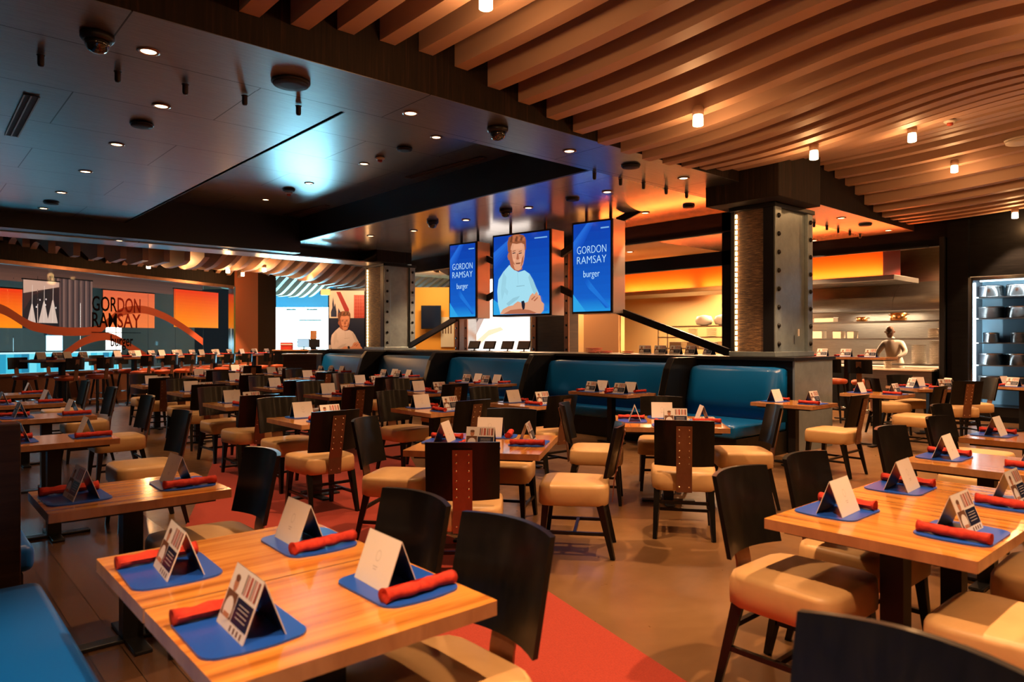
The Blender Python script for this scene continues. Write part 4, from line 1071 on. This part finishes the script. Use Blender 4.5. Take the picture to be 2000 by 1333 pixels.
# steel extractor
e = empty('steel_extractor', (17.3, 6.3, 2.25), 0, 'curved stainless extractor canopy over the cooking line', 'extractor hood')
for k, y0 in enumerate((-2.6, .0)):
    m = MB(); vs = []; n = 8
    for i in range(n+1):
        t = i/n; x = -.05+.55*t*t; z = .62*t
        vs += [(x, y0, z), (x, y0+2.59, z)]
    m.add(vs, [(2*i, 2*i+1, 2*i+3, 2*i+2) for i in range(n)], 0, True); m.box(.0, .9, y0, y0+2.59, -.04, .0); m.build('canopy_section', M['steel'], e)
# recessed lights in the kitchen ceiling
KL = [(17.6,4.9,'by the black dome'),(16.3,6.6,'before the extractor'),(15.9,3.6,'behind the fridge wall'),(14.2,8.2,'behind the near column'),(12.6,8.0,'in the first kitchen window'),(13.6,11.0,'deep in the first kitchen window'),(12.0,13.2,'over the chef light box'),(17.5,10.4,'over the plate shelves')]
for x, y, s in KL: downlight((x,y,ZC-.004), f'kitchen ceiling light {s}', 'kitchen ceiling lights', 900, 1.9, 'lamp_white', .075)
for x, y in ((17.2,4.6),(17.2,7.2),(17.2,10.2),(17.2,12.6),(14.6,9.6)):
    light('AREA', 'kitchen_fill', (x, y, 2.19 if y < 9 else 2.75), 90, (1,.72,.42), None, (0,0,0), shape='RECTANGLE', size=.3, size_y=1.6)  # area lamps without fixtures, added to brighten the kitchen
# shelving racks and wares
def rack(name, x, y0, y1, levels, label, depth=.45, h=None):
    e = empty(name, (x, (y0+y1)/2, 0), 0, label, 'shelf rack'); L = (y1-y0)/2; h = h or levels[-1]
    for sy in (-1, 1):
        for sx in (0, 1): MB().box(sx*depth-.015, sx*depth+.015, sy*L-.015, sy*L+.015, 0, h).build('post', M['steel'], e)
    for z in levels: MB().box(-.02, depth+.02, -L-.02, L+.02, z-.035, z).build('shelf', M['steel'], e)
    return e
rack('pass_rack', 15.9, 4.9, 7.9, [1.02, 1.56, 1.93], 'stainless pass shelving in the right kitchen opening')
rack('storage_rack', 16.9, 9.4, 12.6, [.95, 1.30, 1.62, 1.93], 'steel storage rack in the left kitchen opening')
def counter(x0, x1, y0, y1, z, label, m='steel'):
    e = empty('kitchen_counter', ((x0+x1)/2, (y0+y1)/2, 0), 0, label, 'counter'); a, b = (x1-x0)/2, (y1-y0)/2
    MB().box(-a+.03, a-.03, -b+.02, b-.02, 0, z-.041).build('cabinet', M[m], e); MB().box(-a, a, -b, b, z-.04, z).build('worktop', M['porcelain'], e, bevel=.006)
counter(15.0, 15.28, 4.75, 6.2, .95, 'narrow pale counter in front of the right kitchen opening')
counter(17.4, 18.3, 3.0, 8.6, .92, 'steel cooking counter below the extractor')
counter(12.6, 13.4, 6.8, 10.9, 1.05, 'kitchen prep counter behind the first window')
def stack(x, y, z, n, r, label, m='porcelain', dz=.02):
    e = MB()
    for k in range(n): e.lathe([(r*.5, k*dz), (r, k*dz+.012), (r, k*dz+.016), (r*.5, k*dz+.010)], n=18)
    o = e.build('plate_stack', M[m], loc=(x,y,z)); tag(o, label, 'plates'); return o
def crate(x, y, z, a, b, h, label, m='porcelain', name='storage_box', cat='box', rz=0):
    e = empty(name, (x,y,z), rz, label, cat)
    s = MB(); s.box(-a, a, -b, b, 0, .01); s.box(-a, -a+.01, -b, b, .01, h); s.box(a-.01, a, -b, b, .01, h); s.box(-a+.01, a-.01, -b, -b+.01, .01, h); s.box(-a+.01, a-.01, b-.01, b, .01, h)
    s.build('tub', M[m], e); MB().box(-a-.008, a+.008, -b-.008, b+.008, h, h+.012).build('lid', M['steel' if m != 'steel' else 'porcelain'], e)
def pot(x, y, z, r, h, label, m='copper'):
    e = empty('cooking_pot', (x,y,z), 0, label, 'pot')
    MB().lathe([(r*.92,0),(r,.02),(r,h),(r*.96,h),(r*.95,.03),(.01,.025)], n=24).build('body', M[m], e)
    for s in (-1, 1): MB().tube([(0, s*r, h*.75), (0, s*(r+.04), h*.8), (.05, s*(r+.04), h*.8), (.05, s*r, h*.75)], .007).build('handle', M[m], e)
pot(16.1, 5.75, 1.93, .16, .17, 'large copper pot on top of the pass shelving'); pot(16.1, 6.5, 1.93, .11, .10, 'smaller copper pot beside the large one')
for k, (y, z, w_, hh, s) in enumerate(((7.5,1.56,.16,.17,'tan box on the middle pass shelf, leftmost'),(7.0,1.56,.09,.16,'small pale box with round hole on the middle pass shelf'),(6.7,1.56,.07,.15,'white tub beside the cook'),(7.3,1.93,.22,.10,'pale wrapped tray on the top pass shelf'))): crate(16.1, y, z, .12, w_, hh, s)
for k, (x, y, z, n, r, s) in enumerate(((16.1,5.05,1.56,10,.13,'tan plate stack at the right end of the middle pass shelf'),(16.1,5.0,1.02,24,.15,'tall plate stack on the lower pass shelf at the right'),(16.1,5.35,1.02,20,.14,'second tall plate stack on the lower pass shelf'),(15.12,5.6,.95,8,.08,'small saucer stack on the narrow counter'))): stack(x, y, z, n, r, s)
for k in range(4): stack(17.1, 9.7+.62*k, 1.62, 8, .15, f'white dish stack on the upper storage shelf, {ORD[3-k]} from the left', dz=.03)
for k in range(5): crate(17.1, 9.65+.6*k, 1.30, .15, .2, .17, f'grey storage tub on the middle storage shelf, {ORD[4-k]} from the left', 'steel')
for k in range(4): crate(17.1, 9.8+.7*k, .95, .15, .24, .15, f'pale carton on the lower storage shelf, {ORD[3-k]} from the left', 'porcelain')
for y, L in ((7.5, 3.6),):
    e = empty('added_cove_light', (KX-.05, y, 3.34), 0, 'slim added orange light tinting the ceiling above the first kitchen opening', 'added light')  # added strip, put in to turn the lower ceiling orange
    MB().box(-.04, .045, -L/2, L/2, 0, .03).build('housing', M['black'], e); light('AREA', 'added_cove_lamp', (-.03, 0, .06), 30, (1,.13,.02), e, (PI, math.radians(-35), 0), shape='RECTANGLE', size=.05, size_y=L)
e = empty('added_cove_light', (XR-.06, 6.9, 3.34), 0, 'slim added orange light tinting the ceiling at the right kitchen opening', 'added light')  # second added strip, tints the ceiling orange before the right opening
MB().box(-.04, .05, -2, 2, 0, .03).build('housing', M['black'], e); light('AREA', 'added_cove_lamp', (-.03, 0, .06), 38, (1,.13,.02), e, (PI, math.radians(-45), 0), shape='RECTANGLE', size=.05, size_y=4)
for k in range(4): pot(13.0, 7.2+.9*k, 1.05, .12, .16, f'steel pan on the prep counter behind the first window, {ORD[3-k]} from the left', 'steel')
# big wrapped bundles
for k in range(3):
    o = MB().lathe([(.05,0),(.22,.03),(.27,.14),(.22,.26),(.05,.30)], n=14).build('wrapped_bundle', M['porcelain'], loc=(17.12, 10.0+.6*k, 1.93)); tag(o, f'white wrapped bundle on top of the plate shelves, {ORD[2-k]} from the left', 'bundle')
    o.location.z = 1.93; o.scale = (.7,1,1)
for k, (px, n_) in enumerate(((925,'leftmost'),(955,'second'),(990,'third'),(1022,'rightmost'))):
    p = onX(px, 684, 9.75); e = empty('order_tablet', (p[0], p[1], WZ), math.radians(-75), f'small tilted tablet on the wall top below the screens, {n_}', 'tablet', 'tablets on the wall top')
    MB().box(-.06,.06,-.03,.05,0,.01).bar((0,.02,.01),(0,.05,.10),.02).build('foot', M['black'], e)
    m = MB(); m.add([(-.15,-.02,.05),(.15,-.02,.05),(.15,.06,.22),(-.15,.06,.22),(-.15,-.005,.045),(.15,-.005,.045),(.15,.075,.215),(-.15,.075,.215)], [(0,1,2,3),(7,6,5,4),(0,4,5,1),(1,5,6,2),(2,6,7,3),(3,7,4,0)]); m.build('case', M['black'], e)
    m = MB(); m.add([(-.13,-.0175+.006,.066),(.13,-.0175+.006,.066),(.13,.049+.0,.208),(-.13,.049+.0,.208)], [(0,1,2,3)]); o = m.build('screen', M['card_grey'], e); o.location = (0,-.004,.003)
# chef light box and pilasters behind the screens
def onX2(px, X): t = (px-1000)/FPX; return X/(FW[0]+t*RT[0])*(FW[1]+t*RT[1])
y1, y0 = onX2(912, 12.3), onX2(1036, 12.3)
e = empty('chef_light_box', (12.3, (y0+y1)/2, 1.15), -PI/2, 'tall glowing picture of a white jacket behind the screens', 'light box')
wl2 = y1-y0; MB().box(-wl2/2, wl2/2, .02, .2, 0, 2.1).build('case', M['steel'], e, bevel=.01); MB().box(-wl2/2, wl2/2, .03, .19, -1.15, 0).build('plinth', M['black'], e)
a = Art(wl2-.08, 2.0); a.rect(0,0,1,1, srgb(238,225,215)); a.poly([(0,0),(0,.9),(.32,.9),(.30,.5),(.12,.2)], srgb(150,128,118)); a.poly([(.05,.25),(.2,.62),(.12,.5),(.03,.35)], srgb(70,55,50)); a.poly([(.08,.5),(.25,.75),(.28,.6),(.14,.4)], srgb(50,40,38))
a.poly([(.10,.12),(.35,.30),(.55,.34),(.60,.30),(.35,.22),(.15,.05)], srgb(225,170,140)); a.poly([(.45,.55),(.62,.57),(.62,.55)], srgb(150,130,120)); a.poly([(.6,.0),(.75,.1),(.95,.35),(1,.4),(1,0)], srgb(235,200,180))
a.build('picture', M['lightbox'], e, loc=(0,.018,.05))
def pil(px0, px1, X, m, label, z1=ZC):
    ya, yb = onX2(px1, X), onX2(px0, X); e = empty('riveted_pilaster', (X, (ya+yb)/2, 0), 0, label, 'pilaster'); h = (yb-ya)/2
    MB().box(0, .3, -h, h, 0, z1-.01).build('core', M[m], e)
    for s in (-1, 1):
        f = MB().box(-.03, .0, s*h-(.14 if s > 0 else 0), s*h+(.14 if s < 0 else 0), 0, z1-.01).build('flange', M['strap'], e)
        for q in range(8):
            rv = MB().lathe([(.03,0),(.025,.015),(.004,.02)], n=8).build('rivet', M['black'], f, loc=(-.03, s*(h-.07), 1.3+q*.28)); rv.rotation_euler = (0, -PI/2, 0)
pil(1040, 1112, 11.6, 'dark_wood', 'dark brown riveted pilaster between the middle and right screens')
pil(890, 914, 11.9, 'steel', 'polished steel pilaster behind the left screen')
y1, y0 = onX2(1140, 13.2), onX2(1208, 13.2)
o = empty('kitchen_door', (13.2, (y0+y1)/2, 0), 0, 'plain tan kitchen door below the right screen', 'door')
MB().box(0, .05, -(y1-y0)/2, (y1-y0)/2, 0, 2.3).build('leaf', mat('tan_door', (.34,.17,.07), .4), o); MB().lathe([(.03,0),(.03,.05)], n=12).build('knob', M['chrome'], o).location = (-.06, -(y1-y0)/2+.12, 1.1)
struct(MB().box(13.26, 13.4, 11.0, 15.6, 0, ZC).build('wall_bar_back', M['cream_wall']))
e = empty('notice', (13.245, onX2(1126, 13.2)+.35, 1.45), -PI/2, 'small blue and white notice beside the tan door', 'notice')
y_ = onX2(1122, 13.24); e.location.y = y_
MB().box(-.09,.09,-.01,.01,0,.42).build('board', M['card_white'], e)
for z, m in ((.27,'mat_blue'),(.12,'card_red'),(.03,'booth_blue')): MB().box(-.075,.075,-.016,-.0105,z,z+(.13 if z > .2 else .07)).build('print', M[m], e)
# red dishes on the wall top
for px, n_, r in ((1160,4,.16),(1182,2,.13),(1225,2,.12)):
    p = onX(px, 686, 9.7); stack(p[0], p[1], WZ, n_, r, f'flat red dish stack on the wall top, at the {"left" if px==1160 else "middle" if px==1182 else "right"}', 'napkin', .025)
for k, px in enumerate((1260,1290,1320,1350,1385)):
    p = onX(px, 688, 9.8)
    CARDP.place((p[0],p[1],WZ), -PI/2+.5-.2*k, f'folded tent menu on the wall top, {ORD[k]} from the left', 'menus on the wall top')
# cook in white jacket
e = empty('person', (16.75, 6.05, 0), 0, 'person in a white cook jacket leaning over the pass counter', 'person')
me = bpy.data.meshes.new('body')
J = [((0,0,.95),.17),((-.05,0,1.2),.17),((-.14,0,1.42),.16),((-.2,0,1.53),.07),((-.12,.19,1.44),.075),((-.22,.30,1.22),.055),((-.42,.22,1.12),.04),((-.12,-.19,1.44),.075),((-.24,-.30,1.24),.055),((-.44,-.20,1.14),.04),((.02,.1,.88),.11),((0,.11,.5),.075),((0,.11,.09),.05),((.02,-.1,.88),.11),((0,-.11,.5),.075),((0,-.11,.09),.05),((-.24,0,1.60),.065)]
E = [(0,1),(1,2),(2,3),(3,16),(2,4),(4,5),(5,6),(2,7),(7,8),(8,9),(0,10),(10,11),(11,12),(0,13),(13,14),(14,15)]
me.from_pydata([j[0] for j in J], E, []); bo = bpy.data.objects.new('body', me); C.objects.link(bo); bo.parent = e
sk = bo.modifiers.new('skin', 'SKIN'); sk.use_smooth_shade = True
for k, v in enumerate(me.skin_vertices[0].data): v.radius = (J[k][1]*(.8 if k in (0,1,2) else 1), J[k][1])
me.skin_vertices[0].data[0].use_root = True; bo.modifiers.new('sub', 'SUBSURF').render_levels = 1; me.materials.append(M['chef_white'])
m = MB(); m.lathe([(.01,-.13),(.05,-.12),(.072,-.07),(.09,0),(.088,.06),(.065,.105),(.01,.125)], n=18)
m.v = [(x*1.1, y*.92, z) for x, y, z in m.v]; hd = m.build('head', M['skin_dark'], e, loc=(-.30,0,1.70)); hd.rotation_euler = (0,-.25,.25)
MB().bar((-.10,0,.0),(-.12,0,-.03),.03,.04).build('nose', M['skin_dark'], hd)
for s in (-1,1):
    MB().lathe([(.01,-.01),(.014,0),(.01,.01)], n=8).build('eye', M['card_white'], hd).location = (-.092,s*.034,.02)
    MB().lathe([(.006,-.02),(.02,-.01),(.022,.015),(.006,.025)], n=8).build('ear', M['skin_dark'], hd).location = (0,s*.085,0)
MB().box(-.098,-.092,-.022,.022,-.065,-.057).build('mouth', M['card_brown'], hd)
for s in (-1,1):
    q = J[6][0] if s > 0 else J[9][0]
    h = MB(); h.tube([(0,0,0),(-.05,0,-.01),(-.09,0,-.02)], [.026,.036,.03], 8)
    for f in range(4): h.tube([(-.08,-.027+.018*f,-.02),(-.12,-.03+.02*f,-.03),(-.14-.008*(f in (1,2)),-.03+.02*f,-.055)], [.010,.009,.007], 6)
    h.tube([(-.03,-s*.03,-.01),(-.07,-s*.055,-.03),(-.10,-s*.05,-.045)], [.012,.011,.008], 6)
    h.build('hand', M['skin_dark'], e, loc=q)

# ================================================================== GLASS-DOOR FRIDGE
e = empty('glass_door_fridge', (XR, 3.05, 0), 0, 'bright glass-door fridge with shelves set in the black right wall', 'fridge')
MB().box(0, .70, -1.78, -1.72, 0, 2.7).box(0, .70, 1.12, 1.18, .1, 2.7).box(0, .7, -1.72, 1.12, .1, .28).box(0, .7, -1.72, 1.12, 2.66, 2.7).box(.66,.70,-1.72,1.12,.28,2.66).build('cabinet', M['black'], e)
m = mat('fridge_liner', (.35,.58,.72), .4); MB().box(.645, .655, -1.72, 1.12, .28, 2.66).build('liner', m, e)
fm = MB(); fm.box(-.03, -.001, 1.10, 1.18, .28, 2.70).box(-.03, -.001, -1.78, 1.10, 2.64, 2.70).box(-.03, -.001, -.34, -.28, .28, 2.64).build('door_frame', M['chrome'], e)
MB().box(-.022, -.012, -.28, 1.10, .28, 2.64).build('door_glass', M['glass'], e); MB().box(-.022, -.012, -1.72, -.34, .28, 2.64).build('door_glass', M['glass'], e)
M['fridge_led'] = mat('fridge_led', (1,1,1), .5, emit=(.75,.92,1), es=9)
MB().box(.03, .05, 1.07, 1.10, .3, 2.6).build('light_tube', M['fridge_led'], e); MB().box(.03,.05,-1.6,1.0,2.61,2.635).build('light_tube', M['fridge_led'], e)
SHZ = [.62, 1.05, 1.47, 1.93, 2.33]
for z in SHZ: MB().box(.08, .64, -1.71, 1.09, z-.02, z).build('shelf', M['steel'], e)
light('AREA', 'fridge_lamp', (.06, -.3, 2.6), 260, (.70,.90,1), e, (0,math.radians(-40),0), shape='RECTANGLE', size=.08, size_y=2.6)
light('AREA', 'fridge_lamp', (.05, 1.05, 1.5), 260, (.70,.90,1), e, (PI/2,0,math.radians(-25)), shape='RECTANGLE', size=.06, size_y=2.1)
for zi, z in enumerate(SHZ):
    for k in range(3):
        y = 3.95-.44*k; r = .20 if zi != 2 else .13; h = .22 if zi != 2 else .19
        o = MB().lathe([(r*.96,0),(r,.012),(r,h-.03),(r*1.03,h-.028),(r*1.03,h-.012),(r*.96,h)], n=24).build('steel_canister', M['chrome'] if (k+zi) % 3 else M['steel'], loc=(XR+.36, y, z+.001))
        tag(o, f'round steel canister, {ORD[k]} from the left on the {["lowest","second lowest","middle","second highest","highest"][zi]} fridge shelf', 'canister', 'canisters in the fridge')
